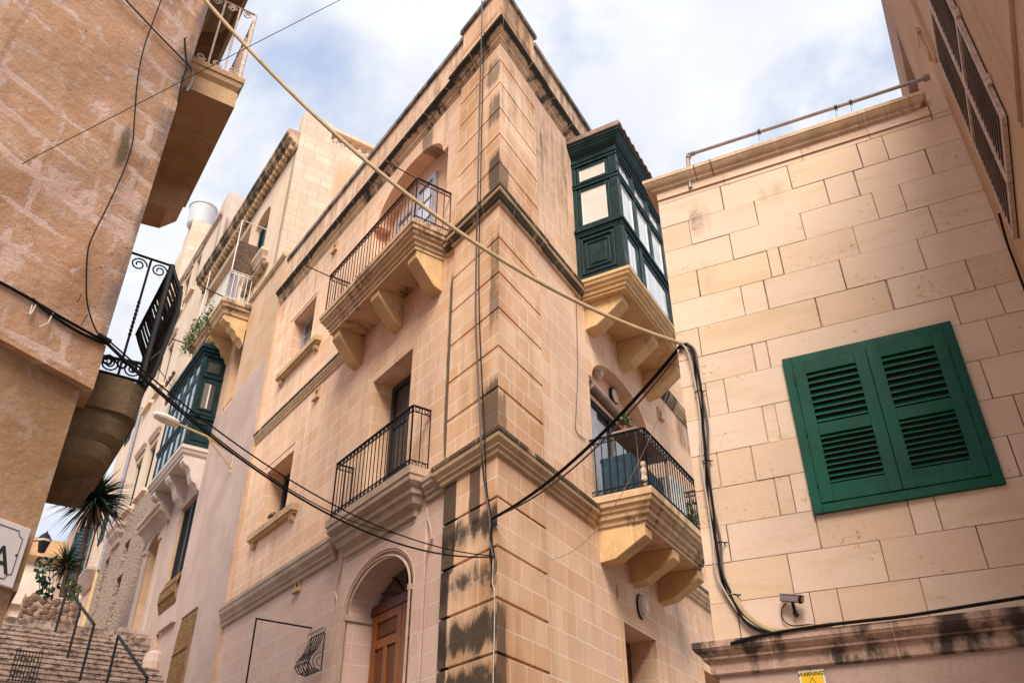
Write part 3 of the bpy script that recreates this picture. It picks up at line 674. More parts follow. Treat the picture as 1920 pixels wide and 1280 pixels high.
for k in range(1, 6):
    t = pi*k/6; fm_.tube([A.pt(cu, d0+.04, zs+.14), A.pt(cu+.84*cos(t), d0+.04, zs+.1+.42*sin(t))], .018, 4)
fl = fm_.build('fanlight', M['wood_dark'], house)
g = MB(); nn = 16; g.poly(F, [(cu-.88*cos(pi*i/nn), d0+.02, zs+.06+.46*sin(pi*i/nn)) for i in range(nn+1)]); g.build('glass', M['glass_dark'], fl)
km = MB(); km.lathe(F, A.pt(2.86, d0+.09, 1.95), [(.0, 0), (.02, .0), (.03, .02), (.02, .05), (.0, .06)], 8, axis=A.n); km.circle(A.pt(2.86, d0+.12, 1.9), A.u, V((0, 0, 1)), .05, .009, 10, 4); km.build('door_knocker', M['iron'], door)
# surround: raised panel with archivolt and ears
m = MB(); facade(m, A, 1.62, 4.0, GZ, 4.08, Wd+.035, [dict(u0=1.86, u1=3.78, z0=GZ+.001, z1=3.2, rise=.64, depth=.034)], back=False)
m.poly(A, [(4.0, Wd+.035, GZ), (4.0, Wd, GZ), (4.0, Wd, 4.08), (4.0, Wd+.035, 4.08)]); m.poly(A, [(1.62, Wd+.035, GZ), (1.62, Wd, GZ), (1.62, Wd, 4.08), (1.62, Wd+.035, 4.08)])
m.build('door_surround', M['lime_low'], house)
m = MB(); nn = 28
for rr, ex, dd in ((.017, .0, .045), (.009, .10, .037)):
    cv = [A.pt(2.82-(.90+ex)*cos(pi*i/nn), Wd+dd, 3.2+(.57+ex)*sin(pi*i/nn)) for i in range(nn+1)]
    m.tube([A.pt(2.82-.9-ex, Wd+dd, GZ)]+cv+[A.pt(2.82+.9+ex, Wd+dd, GZ)], rr, 6)
for s_ in (-1, 1): # ogee ears running up under the balcony
    cx = 2.81+s_*1.22
    pts = [(cx, GZ), (cx, 3.38), (cx+s_*.03, 3.5), (cx+s_*.14, 3.66), (cx+s_*.10, 3.8), (cx+s_*.01, 3.98), (cx-s_*.03, 4.12)]
    m.tube([A.pt(u, Wd+.035, z) for u, z in pts], .014, 6)
for u0, u1 in ((1.90, 1.96), (3.68, 3.74)): m.box(A, u0, u1, Wd-.48, Wd+.06, 3.14, 3.21)
m.build('archivolt', M['mould_low'], house)
# --- first-floor balcony over the door
m = MB(); m.slab(A, 1.62, 4.15, Wd, .27, [(0, 4.66), (0, 4.55), (.015, 4.54), (.02, 4.47), (.06, 4.42), (.09, 4.4), (.10, 4.33), (.13, 4.31), (.16, 4.22), (.21, 4.17), (.23, 4.15), (.24, 4.08), (.27, 4.06), (.28, 4.0)])
b1_ = m.build('balcony', M['mould_low'], house)
railing(A, [(1.70, Wd), (1.70, .235), (4.05, .235), (4.05, Wd)], 4.68, 5.575, b1_)
window(A, 2.40, 3.61, 4.66, 6.92, Wd-.40, house, 'dark_frame', 'curtain', 2, 3, .09, .06, 'balcony_door')
# --- top-floor balcony with moulded slab, corbels and arched doorway
PB = [(0, 8.55), (0, 8.47), (.02, 8.455), (.025, 8.40), (.06, 8.385), (.065, 8.34), (.10, 8.32), (.105, 8.27), (.14, 8.255), (.145, 8.20), (.17, 8.19), (.17, 8.13)]
m = MB(); m.slab(A, 1.38, 4.66, Wd, .64, PB); b2_ = m.build('balcony', M['slab'], house)
corbelrow(A, (1.70, 2.9, 4.32), .27, [(Wd, 8.13), (.43, 8.13), (.43, 8.0), (.10, 7.60), (Wd, 7.55)], b2_)
railing(A, [(1.43, Wd), (1.43, .58), (4.56, .58), (4.56, Wd)], 8.565, 9.42, b2_, mat='rust_iron')
for u in (1.43, 4.56): m = MB(); m.tube([A.pt(u, .58, 9.40), A.pt(u-.02, 1.16, 9.43)], .011, 5); m.build('clothes_line_arm', M['rust_iron'], b2_)
for u, w_ in ((2.42, .68), (3.16, .66)):
    window(A, u, u+w_, 8.56, 10.86 if u < 3 else 10.6, Wd-.285, house, 'grey_frame', 'glass_pale', 1, 5, .085, .05, 'balcony_door')
def backpanel(F, o, d, name):
    k = MB(); a, b, sh_, z0, z1, r = o['u0'], o['u1'], o['sh'], o['z0'], o['z1'], o['rise']
    pts = [(a+.001, z0), (b-.001, z0), (b-.001, z1-.001), (b-sh_, z1-.001)]+[((a+b)/2+((b-a)/2-sh_)*cos(pi*i/24), z1+r*sin(pi*i/24)-.001) for i in range(1, 24)]+[(a+sh_, z1-.001), (a+.001, z1-.001)]
    k.poly(F, [(u, d, z) for u, z in pts]); k.build(name, M['peach'], house)
backpanel(A, opA[4], Wd-.296, 'arch_infill'); backpanel(B, opB[1], WB-.236, 'arch_infill')
m = MB(); m.tube([A.pt(1.98, Wd-.26, 8.6), A.pt(1.98, Wd-.26, 10.62)], .022, 6)
for z in (10.0, 10.15, 10.55): m.lathe(A, A.pt(1.98, Wd-.26, z), [(.02, 0), (.05, .02), (.055, .05), (.02, .07)], 8)
m.build('downpipe', M['cream_iron'], house)
window(A, 6.85, 7.98, 9.3, 10.58, Wd-.28, house, 'grey_frame', 'glass', 2, 3, .07, .05)
window(A, 6.86, 8.08, 5.76, 6.95, Wd-.40, house, 'dark_frame', 'glass_dark', 2, 1, .09, .05)
for u0, u1, zt in ((6.2, 8.3, 5.7), (6.22, 8.25, 9.25)):
    m = MB(); m.box(A, u0, u1, Wd, Wd+.13, zt-.13, zt); m.box(A, u0+.03, u1-.03, Wd, Wd+.09, zt-.17, zt-.13)
    for uu in (u0+.08, u1-.22): m.pdz(A, [(Wd, zt-.17), (Wd+.08, zt-.17), (Wd+.07, zt-.26), (Wd, zt-.32)], uu, uu+.14)
    m.build('window_sill', M['mould'], house, bevel=.006)
    m = MB()
    for a, b, c, e in ((u0+.55, u0+.58, zt, zt+1.45), (u1-.03, u1, zt, zt+1.45)): m.box(A, a, b, Wd, Wd+.012, c, e)
    m.box(A, u0+.58, u1-.03, Wd, Wd+.012, zt+1.42, zt+1.45); m.build('window_surround', M['lime'], house)
for u, z in ((6.02, 7.84), (5.70, 4.0-.02+.17), (6.15, 11.45)): vent(A, u, z, .2, Wd, house)
vent(B, 6.1, 7.6, .2, WB, house)
# basket grille over the small opening beside the door
m = MB(); u0, u1 = 4.33, 4.80; zt, zb = 3.1, 2.6
prof = [(.02, zt), (.05, zt-.12), (.10, zt-.24), (.17, zt-.34), (.20, zt-.42), (.14, zt-.50), (.02, zt-.52)]
for k in range(7):
    u = u0+(u1-u0)*k/6; m.tube([A.pt(u, d, z) for d, z in prof], .008, 4); m.circle(A.pt(u, .03, zt+.035), A.n, V((0, 0, 1)), .034, .006, 9, 3, 0, 4.6)
for d, z in ((.02, zt), (.10, zt-.24), (.20, zt-.42), (.02, zt-.52)): m.tube([A.pt(u0, d, z), A.pt(u1, d, z)], .008, 4)
for u in (u0, u1):
    for R_ in (.06, .12): m.circle(A.pt(u, .02, zt-.40), A.n, V((0, 0, 1)), R_, .006, 8, 3, -pi/2, pi/2)
m.tube([A.pt(u0, .0, zt), A.pt(u0, .0, zt-.52)], .008, 4); m.tube([A.pt(u1, .0, zt), A.pt(u1, .0, zt-.52)], .008, 4)
m.build('window_grille', M['iron'], house)
m = MB(); m.tube([A.pt(4.95, Wd, 3.3), A.pt(4.95, .82, 3.31)], .014, 5); m.tube([A.pt(4.95, .82, 3.32), A.pt(4.95, .82, 1.0)], .014, 5); m.tube([A.pt(4.95, .82, 1.0), A.pt(4.95, Wd, 1.0)], .014, 5)
tag(m.build('iron_bracket', M['iron']), 'thin black right-angled iron rod standing out from the wall left of the arched door', 'bracket')
m = MB(); m.box(A, 3.72, 3.79, Wd-.2, Wd-.06, 2.2, 2.32); 

# --- right-hand street front (B)
m = MB(); PB2 = [(0, 4.66), (0, 4.56), (.02, 4.545), (.03, 4.49), (.07, 4.46), (.08, 4.42), (.11, 4.40), (.12, 4.34), (.16, 4.31), (.17, 4.26), (.2, 4.25), (.2, 4.20)]
m.slab(B, 2.66, 5.42, Wd, .90, PB2); b3_ = m.build('balcony', M['slab'], house)
corbelrow(B, (2.98, 4.08, 5.2), .27, [(Wd, 4.20), (.68, 4.20), (.68, 4.05), (.22, 3.79), (Wd, 3.76)], b3_)
railing(B, [(2.71, Wd), (2.71, .85), (5.3, .85), (5.3, Wd)], 4.67, 5.577, b3_)
window(B, 3.12, 4.95, 4.66, 6.62, WB-.225, house, 'dark_frame', 'glass_dark', 2, 2, .1, .05, 'balcony_door')
m = MB(); m.box(B, 3.14, 3.42, WB-.17, WB-.15, 4.66, 6.42); m.build('shutter', M['grey_frame'], house)
m = MB()
m.tube([B.pt(3.02, -.09, 6.72), B.pt(5.3, -.09, 6.68)], .085, 12); 
for k in range(34): m.circle(B.pt(3.05+k*.067, -.09, 6.72-.0012*k), B.n, V((0, 0, 1)), .087, .006, 10, 3)
tag(m.build('rolled_awning', M['sheet']), 'brown ribbed rolled-up awning across the arch behind the right balcony', 'awning')
m = MB(); c = B.px(1148, 743, WB-.235); m.lathe(B, c, [(0, 0), (.15, 0), (.16, .03), (.15, .05), (.0, .055)], 20, axis=B.n)
o = tag(m.build('wall_clock', M['dark']), 'round clock with pale face under the arch of the right balcony', 'clock')
m = MB(); m.lathe(B, c, [(0, .045), (.13, .05), (.13, .06), (0, .062)], 20, axis=B.n); m.build('clock_face', M['lampglass'], o)
m = MB(); c = B.px(1116, 697, WB-.235); m.lathe(B, c, [(0, 0), (.15, .0), (.15, .05), (.10, .12), (0, .15)], 16, axis=B.n)
tag(m.build('loggia_lamp', M['lampglass']), 'small round frosted lamp at the top of the arch on the right front', 'lamp')
# ground-floor opening with dark red door, bulkhead lamp
m = MB(); m.box(B, 3.57, 4.75, Wd-.44, Wd-.38, .3, 3.1); m.box(B, 3.6, 3.7, Wd-.38, Wd-.33, .3, 3.1)
for z in (1.1, 2.0, 2.9): m.box(B, 3.7, 4.7, Wd-.38, Wd-.35, z, z+.1)
m.build('door', M['wood_dark'], house)['label'] = 'dark brown door on the right-hand front'
window(B, 7.03, 8.27, .92, 3.07, Wd-.38, house, 'wood_dark', 'glass_dark', 2, 2, .08, .05)
m = MB(); c = B.pt(4.22, WB, 3.50); sc_ = [(0, 0), (.12, 0), (.13, .03), (.11, .08), (.06, .115), (0, .125)]
m.lathe(B, c, sc_, 18, axis=B.n); 
for i, p in enumerate(m.v): m.v[i] = V((p.x, p.y, c.z+(p.z-c.z)*1.35))
o = tag(m.build('bulkhead_lamp', M['lampglass']), 'oval frosted wall lamp above the doorway under the right balcony', 'lamp')
m = MB(); m.lathe(B, c, [(0, -.003), (.14, -.003), (.14, .025), (.125, .03)], 18, axis=B.n)
for i, p in enumerate(m.v): m.v[i] = V((p.x, p.y, c.z+(p.z-c.z)*1.35))
m.build('lamp_base', M['iron'], o)
m = MB(); m.box(B, 3.36, 3.385, WB, WB+.018, -.5, 3.6); m.build('pipe_chase', M['yellow_pipe'], house)

# --- closed timber balcony on the right-hand front
g_ = thing  # (alias keeps the next lines short)
EF = B.sub(2.62)
m = MB(); U0, U1, DF = 2.66, 5.62, .82
m.box(B, U0, U1, Wd, DF, 8.44, 11.3)
# frames on the end face
def E_(x0, x1, z0, z1, p, q=0): m.box(B, U0-p, U0-q+.01, x0, x1, z0, z1)
E_(-.05, .06, 8.44, 11.3, .035); E_(.70, .855, 8.44, 11.3, .035)
def band(z0, z1, p): m.box(B, U0-p, U1+p, Wd, DF+p, z0, z1)
band(8.42, 8.53, .05); band(9.42, 9.47, .055); band(9.47, 9.53, .085); band(9.38, 9.42, .045); band(10.49, 10.56, .05); band(10.56, 10.59, .065)
band(11.02, 11.09, .05); band(11.09, 11.12, .07)
m.slab(B, U0-.19, U1+.19, Wd, DF+.19, [(0, 11.50), (0, 11.43), (.02, 11.42), (.03, 11.38), (.045, 11.37), (.06, 11.33), (.11, 11.27), (.155, 11.24), (.165, 11.21), (.165, 11.12)])
def endring(x0, x1, z0, z1, w, p):
    m.box(B, U0-p, U0, x0, x0+w, z0, z1); m.box(B, U0-p, U0, x1-w, x1, z0, z1); m.box(B, U0-p+.001, U0, x0+w, x1-w, z0, z0+w); m.box(B, U0-p+.001, U0, x0+w, x1-w, z1-w, z1)
endring(.08, .68, 10.61, 10.99, .05, .03); endring(.08, .68, 9.58, 10.47, .06, .03)
endring(.07, .69, 8.57, 9.34, .045, .035); endring(.16, .60, 8.68, 9.24, .03, .022); m.box(B, U0-.018, U0, .23, .53, 8.76, 9.15)
bays = [(2.78, 3.28), (3.50, 4.01), (4.22, 4.73), (4.94, 5.45)]
for a, b in bays:
    m.ring(B, a-.05, b+.05, 10.61, 10.99, .05, DF-.01, DF+.03); m.ring(B, a-.05, b+.05, 9.56, 10.47, .05, DF-.01, DF+.03)
m.box(B, 2.66, 2.74, DF-.01, DF+.04, 8.44, 11.05)
for x in (3.39, 4.12, 4.84, 5.56): m.box(B, x-.045, x+.045, DF-.01, DF+.04, 9.53, 11.05)
lowp = [(2.86, 3.25), (3.62, 4.72), (4.98, 5.46)]
for a, b in lowp: m.ring(B, a-.07, b+.07, 8.58, 9.34, .06, DF-.01, DF+.03)
m.box(B, 3.38, 3.5, DF-.01, DF+.045, 8.5, 9.4); m.box(B, 4.81, 4.9, DF-.01, DF+.045, 8.5, 9.4)
eb = m.build('enclosed_balcony', M['dgreen'], house, bevel=.005); eb['label'] = 'dark green timber closed balcony with pale windows'
for x0, x1, z0, z1 in ((.13, .63, 10.66, 10.94), (.14, .62, 9.64, 10.41)):
    k = MB(); k.ring(Face(EF.O, uo=0, u=EF.u, n=EF.n), x0, x1, z0, z1, .02, -.045, -.028); k.build('window_frame', M['white'], eb)
    k = MB(); k.box(B, U0-.008, U0+.002, x0, x1, z0, z1); k.build('blind', M['blind'], eb)
for a, b in bays:
    k = MB(); k.ring(B, a, b, 9.61, 10.42, .03, DF, DF+.02); k.build('window_frame', M['white'], eb)
    k = MB(); k.box(B, a+.03, b-.03, DF, DF+.008, 9.64, 10.39); k.box(B, a, b, DF, DF+.008, 10.66, 10.94); k.build('glass', M['glass_pale'], eb)
for a, b in lowp:
    k = MB(); k.box(B, a, b, DF, DF+.008, 8.64, 9.28); k.build('glass', M['glass_pale'], eb)
k = MB(); n_ = 84; u0, u1 = 2.44, 5.9; top = []; 
for i in range(n_+1):
    u = u0+(u1-u0)*i/n_; w_ = .032*sin(i*2*pi/5); top.append((u, w_))
for (ua, wa), (ub, wb) in zip(top, top[1:]):
    q = [(ua, Wd, 11.62+wa), (ub, Wd, 11.62+wb), (ub, 1.06, 11.53+wb), (ua, 1.06, 11.53+wa)]
    k.poly(B, q, True); k.poly(B, [(a, b, c-.02) for a, b, c in q][::-1], True); k.poly(B, [q[3], q[2], (q[2][0], 1.06, q[2][2]-.02), (q[3][0], 1.06, q[3][2]-.02)])
k.box(B, u0, u0+.05, Wd, 1.04, 11.5, 11.6)
k.build('corrugated_roof', M['sheet'], eb)
m = MB(); m.slab(B, 2.56, 5.78, Wd, .93, [(0, 8.43), (0, 8.37), (.02, 8.355), (.03, 8.31), (.07, 8.28), (.08, 8.24), (.11, 8.22), (.12, 8.17), (.15, 8.16), (.15, 8.12)])
b4_ = m.build('balcony_slab', M['corbel'], house)
corbelrow(B, (2.97, 4.3, 5.5), .29, [(Wd, 8.12), (.66, 8.12), (.66, 7.99), (.20, 7.66), (Wd, 7.62)], b4_)

# things on the right balcony
m = MB(); m.box(B, 2.78, 4.1, .12, .60, 4.70, 5.28); cab = tag(m.build('storage_cabinet', M['blue_panel'], bevel=.01), 'teal blue slatted cabinet behind the railing of the right balcony', 'cabinet')
m = MB()
for k in range(14): m.box(B, 2.80, 4.08, .60, .603, 4.73+k*.039, 4.75+k*.039)
for k in range(14): m.box(B, 2.777, 2.78, .14, .58, 4.73+k*.039, 4.75+k*.039)
m.build('slats', M['blue_panel'], cab)
m = MB(); m.box(B, 4.15, 4.75, .2, .72, 4.68, 5.42); 
for k in range(10): m.box(B, 4.15+k*.06, 4.17+k*.06, .72, .73, 4.72, 5.38)
tag(m.build('white_cupboard', M['white'], bevel=.01), 'white ribbed cupboard beside the blue cabinet on the right balcony', 'cupboard')
m = MB(); m.box(B, 2.75, 4.05, .30, .74, 5.62, 5.65); m.tube([B.pt(2.8, .7, 5.62), B.pt(2.8, .7, 4.68)], .012, 5); m.tube([B.pt(4.0, .7, 5.62), B.pt(4.0, .7, 4.68)], .012, 5)
m.tube([B.pt(2.8, .34, 5.62), B.pt(2.8, .34, 4.68)], .012, 5); m.tube([B.pt(4.0, .34, 5.62), B.pt(4.0, .34, 4.68)], .012, 5)
tag(m.build('balcony_shelf', M['sheet']), 'brown shelf table set above the railing over the blue cabinet', 'shelf')
c = B.pt(2.80, .76, 4.67)
m = MB(); m.lathe(B, c, [(.0, 0), (.055, 0), (.055, .03), (.04, .04), (.05, .09), (.062, .15), (.045, .20), (.06, .26), (.058, .30), (.022, .335), (.036, .36), (.042, .39), (.032, .425), (0, .44)], 14)
m.lathe(B, c+B.u*.05+V((0, 0, .2)), [(0, 0), (.022, .01), (.018, .09), (0, .1)], 8, axis=(B.u*.4-V((0, 0, 1)))[:]); m.lathe(B, c-B.u*.05+V((0, 0, .2)), [(0, 0), (.022, .01), (.018, .09), (0, .1)], 8, axis=(B.u*-.4-V((0, 0, 1)))[:])
tag(m.build('stone_figurine', M['statue']), 'small pale stone figurine at the near corner of the right balcony', 'figurine')

def leaves(mb, c, R, n, s, flat=1.0, up=.3):
    for _ in range(n):
        while True:
            d = V((random.uniform(-1, 1), random.uniform(-1, 1), random.uniform(-1, 1)))
            if d.length < 1: break
        p = c+V((d.x*R, d.y*R, d.z*R*flat)); a = V((random.gauss(0, 1), random.gauss(0, 1), random.gauss(up, 1))).normalized(); b = a.orthogonal().normalized()
        b = (Matrix.Rotation(random.uniform(0, 6.28), 3, a)@b); k = s*random.uniform(.6, 1.3); t = a.cross(b)*k*.28
        mb.world([p, p+b*k*.5+t, p+b*k, p+b*k*.5-t], [(0, 0), (0, 1), (1, 1), (1, 0)])
def potted(name, c, label, R=.12, n=120, s=.07, ph=.14, pot='terracotta', leafm='leaf', h=.2, group=None):
    t = thing(name, label, 'potted plant', c, group)
    m = MB(); m.lathe(B, V(c), [(0, 0), (ph*.38, 0), (ph*.5, ph*.85), (ph*.56, ph*.86), (ph*.56, ph), (0, ph*.96)], 12); m.build('pot', M[pot], t)
    m = MB(); leaves(m, V(c)+V((0, 0, ph+h*.5)), R, n, s, h/R*.6)
    for k in range(6):
        q = V((random.uniform(-R, R)*.6, random.uniform(-R, R)*.6, h*.9)); m.tube([V(c)+V((0, 0, ph*.9)), V(c)+V((0, 0, ph))+q], .004, 3)
    m.build('foliage', M[leafm], t); return t
potted('potted_plant', B.pt(2.86, .5, 5.65), 'small leafy plant in a terracotta pot on the shelf of the right balcony', .10, 130, .07, .10)
potted('potted_plant', B.pt(5.05, .62, 4.68), 'bushy green plant at the far end of the right balcony', .22, 260, .09, .18, h=.45)
potted('potted_plant', A.pt(7.75, -.2, 5.74), 'dry reddish plant in a pot on the lower left window sill', .11, 150, .06, .10, leafm='yucca_dead')

# ================================================================== 2. HOUSES UP THE STEPPED STREET (plane C)
def ext(mb, F, u0, u1, z0, z1, dfront, depth=6):
    """closed body behind a front"""
    mb.box(F, u0, u1, dfront-depth, dfront, z0, z1)
n1 = thing('plastered_house', 'tall neighbour house, pinkish plaster below and cream render above, with a green closed balcony', 'house', C.pt(0, -.4, GZ))
m = MB(); facade(m, C, 0, 8.6, GZ, 13.25, 0, [dict(u0=2.5, u1=3.25, z0=10.15, z1=12.35, depth=.35), dict(u0=3.9, u1=5.35, z0=5.55, z1=8.3, depth=.16),
    dict(u0=1.85, u1=2.95, z0=2.6, z1=4.98, depth=.2), dict(u0=4.78, u1=5.15, z0=4.75, z1=5.08, depth=.15), dict(u0=6.85, u1=8.2, z0=5.2, z1=7.9, rise=.35, depth=.5)])
ext(m, C, .05, 8.6, GZ, 13.2, -.55); m.poly(C, [(0, 0, GZ), (0, -.6, GZ), (0, -.6, 13.25), (0, 0, 13.25)]); m.build('wall', M['ochre'], n1)
m = MB(); ops = [dict(u0=2.5, u1=3.25, z0=10.15, z1=10.31, depth=.02), dict(u0=3.9, u1=5.35, z0=5.55, z1=8.3, depth=.02), dict(u0=1.85, u1=2.95, z0=2.6, z1=4.98, depth=.02), dict(u0=4.78, u1=5.15, z0=4.75, z1=5.08, depth=.02), dict(u0=6.85, u1=8.2, z0=5.2, z1=7.9, rise=.35, depth=.02)]
facade(m, C, .2, 8.55, GZ, 10.3, .018, ops, back=False)
m.poly(C, [(.2, .018, 10.3), (8.55, .018, 10.3), (8.55, 0, 10.3), (.2, 0, 10.3)]); m.poly(C, [(.2, .018, GZ), (.2, 0, GZ), (.2, 0, 10.3), (.2, .018, 10.3)])
m.puz(C, [(.2, GZ), (.0, GZ), (.0, 2.2), (.03, 3.2), (.01, 4.0), (.05, 4.5), (.02, 4.8), (.07, 5.2), (.05, 5.6), (.09, 6.0), (.06, 6.4), (.13, 7.0), (.08, 7.4), (.12, 8.0), (.10, 8.4), (.17, 9.0), (.14, 9.4), (.19, 10.1), (.2, 10.3)], -.01, .0175)
o = m.build('plaster_coat', M['mauve'], n1); o['label'] = 'pinkish grey plaster on the lower storeys'
m = MB(); m.box(C, 2.52, 2.85, -.34, -.30, 10.2, 12.3); m.build('window', M['white_plaster'], n1)
# louvred window with bulging reed grille
def louvre(F, u0, u1, z0, z1, d, parent, mat, n=14, name='shutter', leafs=2, fw=.06):
    w = (u1-u0)/leafs
    for i in range(leafs):
        a = u0+w*i; k = MB(); k.ring(F, a+.004, a+w-.004, z0, z1, fw, d, d+.04)
        k.box(F, a+.01, a+w-.01, d-.004, d+.002, z0+.01, z1-.01)
        for j in range(n):
            z = z0+fw+(z1-z0-2*fw)*(j+.5)/n; h = (z1-z0-2*fw)/n*.5
            k.pdz(F, [(d+.006, z+h*.8), (d+.034, z-h*.7), (d+.034, z-h*1.0), (d+.006, z+h*.45)], a+fw, a+w-fw)
        k.build(name, M[mat], parent)
louvre(C, 3.95, 5.3, 6.3, 8.25, -.1, n1, 'dark_frame', 26)
def reed(F, u0, u1, z0, z1, d, parent, bul=.12):
    k = MB(); n = int((u1-u0)/.06)
    for i in range(n+1):
        u = u0+(u1-u0)*i/n
        k.tube([F.pt(u, d+bul*sin(pi*t), z0+(z1-z0)*t) for t in (0, .2, .4, .6, .8, 1)], .013, 4)
    for t in (0, .33, .66, 1): k.tube([F.pt(u0, d+bul*sin(pi*t)+.012, z0+(z1-z0)*t), F.pt(u1, d+bul*sin(pi*t)+.012, z0+(z1-z0)*t)], .014, 4)
    k.build('window_grille', M['grille'], parent)
reed(C, 3.92, 5.33, 5.56, 6.32, .0, n1, .1); reed(C, 1.85, 2.95, 2.6, 4.98, .02, n1, .06)
m = MB(); m.box(C, 3.5, 4.66, 0.018, .11, 5.02, 5.10); m.build('window_sill', M['mauve'], n1)
# baroque doorway
m = MB(); facade(m, C, 6.55, 8.5, GZ, 8.55, .07, [dict(u0=6.85, u1=8.2, z0=5.2, z1=7.9, rise=.35, depth=.07)], back=False)
m.poly(C, [(6.55, .07, GZ), (6.55, 0, GZ), (6.55, 0, 8.55), (6.55, .07, 8.55)])
m.pdz(C, [(.0, 8.30), (.10, 8.34), (.22, 8.5), (.36, 8.56), (.36, 8.66), (.42, 8.7), (.42, 8.78), (0, 8.86)], 6.35, 8.7)
m.pdz(C, [(.0, 8.86), (.30, 8.82), (.30, 8.95), (.0, 9.1)], 6.8, 8.25)
for u in (6.75, 8.32): m.pdz(C, [(0, 7.85), (.12, 7.9), (.14, 8.0), (.1, 8.05), (0, 8.05)], u-.14, u+.14)
m.build('door_surround', M['surround'], n1)
m = MB(); m.box(C, 6.9, 8.15, -.46, -.4, 5.2, 7.95); m.box(C, 7.0, 7.5, -.4, -.37, 5.4, 7.7); m.box(C, 7.58, 8.08, -.4, -.37, 5.4, 7.7); m.build('door', M['grey_frame'], n1)
# green closed balcony
m = MB(); U0, U1, D1 = 3.9, 6.95, .60; m.box(C, U0, U1, 0, D1, 9.4, 12.1)
def rg(z0, z1, p): m.box(C, U0-p, U1+p, 0, D1+p, z0, z1)
rg(12.05, 12.15, .05); rg(12.15, 12.24, .10); rg(12.24, 12.34, .15); rg(11.42, 11.47, .03); rg(10.22, 10.30, .05); rg(10.30, 10.34, .07); rg(9.38, 9.46, .03)
eg = None
rects_e = ((.10, .50, 11.56, 11.95), (.12, .48, 10.46, 11.30)); 
for x0, x1, z0, z1 in rects_e+((.10, .50, 9.58, 10.1),):
    for q in ((x0, x0+.04, z0, z1), (x1-.04, x1, z0, z1)): m.box(C, U0-.025, U0, *q)
    for q in ((x0+.04, x1-.04, z0, z0+.04), (x0+.04, x1-.04, z1-.04, z1)): m.box(C, U0-.024, U0, *q)
m.box(C, U0-.03, U0, D1-.07, D1+.03, 9.4, 12.1)
bb = [(4.0+.6*k, 4.5+.6*k) for k in range(5)]
for a, b in bb:
    for z0, z1 in ((11.5, 12.0), (10.38, 11.4), (9.5, 10.18)): m.ring(C, a-.04, b+.04, z0, z1, .05, D1-.01, D1+.03)
eg = m.build('enclosed_balcony', M['dgreen'], n1); eg['label'] = 'dark green timber closed balcony over consoles'
for x0, x1, z0, z1 in rects_e:
    k = MB(); k.box(C, U0-.006, U0+.002, x0+.04, x1-.04, z0+.04, z1-.04); k.build('glass', M['glass'], eg)
k = MB(); k.box(C, U0-.012, U0-.006, .27, .31, 10.52, 11.24); k.build('curtain', M['blind'], eg)
for a, b in bb:
    k = MB()
    for z0, z1 in ((11.55, 11.95), (10.43, 11.35), (9.55, 10.13)): k.box(C, a+.01, b-.01, D1, D1+.008, z0, z1)
    k.build('glass', M['glass'], eg)
m = MB(); m.slab(C, 3.82, 7.05, 0, .68, [(0, 9.39), (0, 9.3), (.03, 9.27), (.05, 9.2), (.1, 9.16), (.1, 9.1)]); bs = m.build('balcony_slab', M['white_plaster'], n1)
sc = [(0, 9.1), (.55, 9.1), (.56, 8.98), (.50, 8.9), (.40, 8.86), (.34, 8.78), (.30, 8.62), (.24, 8.5), (.13, 8.44), (.08, 8.34), (0, 8.28)]
corbelrow(C, (4.05, 5.35, 6.7), .32, sc, bs, 'white_plaster', 'console')
# upper storeys
PU = .85
m = MB(); facade(m, C, PU, 9.4, 13.25, 17.9, 0, [dict(u0=2.5, u1=3.75, z0=14.75, z1=16.5, rise=.35, depth=.22), dict(u0=4.35, u1=8.7, z0=13.25, z1=17.3, depth=.3)], back=True)
ext(m, C, PU, 9.4, 13.2, 17.9, -.5, 5); 
m.build('wall', M['cream'], n1)['label'] = 'cream rendered upper wall'
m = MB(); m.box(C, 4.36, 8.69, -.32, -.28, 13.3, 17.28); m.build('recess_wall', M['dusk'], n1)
Pw = C.sub(PU)
m = MB(); m.box(C, PU-.012, PU+.3, -2.7, 0, 13.1, 18.2); m.box(C, PU-.012, PU+.3, -.9, 0, 18.2, 19.05); m.box(C, PU-.012, PU+.3, -8, -2.7, 13.1, 17.9)
m.poly(Pw, [(-8, .013, 12), (0, .013, 12), (0, .013, 18.25), (-8, .013, 18.25)])
m.build('party_wall', M['party'], n1)['label'] = 'rough pale party wall with an orange flue stripe'
m = MB(); m.box(C, PU, PU+.3, -8, -.9, 18.25, 18.36); m.box(C, PU-.05, PU+.33, -8, -.9, 18.82, 18.94)
for k in range(12):
    cc = C.pt(PU+.14, -1.08-k*.26, 18.36); m.lathe(C, cc, [(.085, 0), (.085, .05), (.045, .07), (.06, .14), (.085, .2), (.06, .3), (.042, .36), (.05, .39), (.085, .41), (.085, .46)], 8)
m.build('balustrade', M['cream'], n1)
m = MB(); m.sweep([xyp(C, 9.4, 0), xyp(C, PU+.02, 0)], [(-.3, z_-1.5) for z_ in (19.75,)]+[(a_, z_-1.5) for a_, z_ in ((.36, 19.7), (.36, 19.58), (.33, 19.56), (.30, 19.48), (.30, 19.42), (.2, 19.38), (.16, 19.3), (.08, 19.26), (.06, 19.12), (.02, 19.1))])
m.build('cornice', M['cornice_far'], n1)
m = MB()
for k in range(34): m.box(C, 1.0+k*.245, 1.1+k*.245, .01, .2, 17.62, 17.77)
m.build('dentils', M['mould'], n1)
m = MB(); m.box(C, 1.1, 9.4, -.35, -.1, 18.2, 18.6); m.build('parapet', M['cream'], n1)
louvre(C, 2.55, 3.7, 14.8, 16.5, -.16, n1, 'green_far', 18)
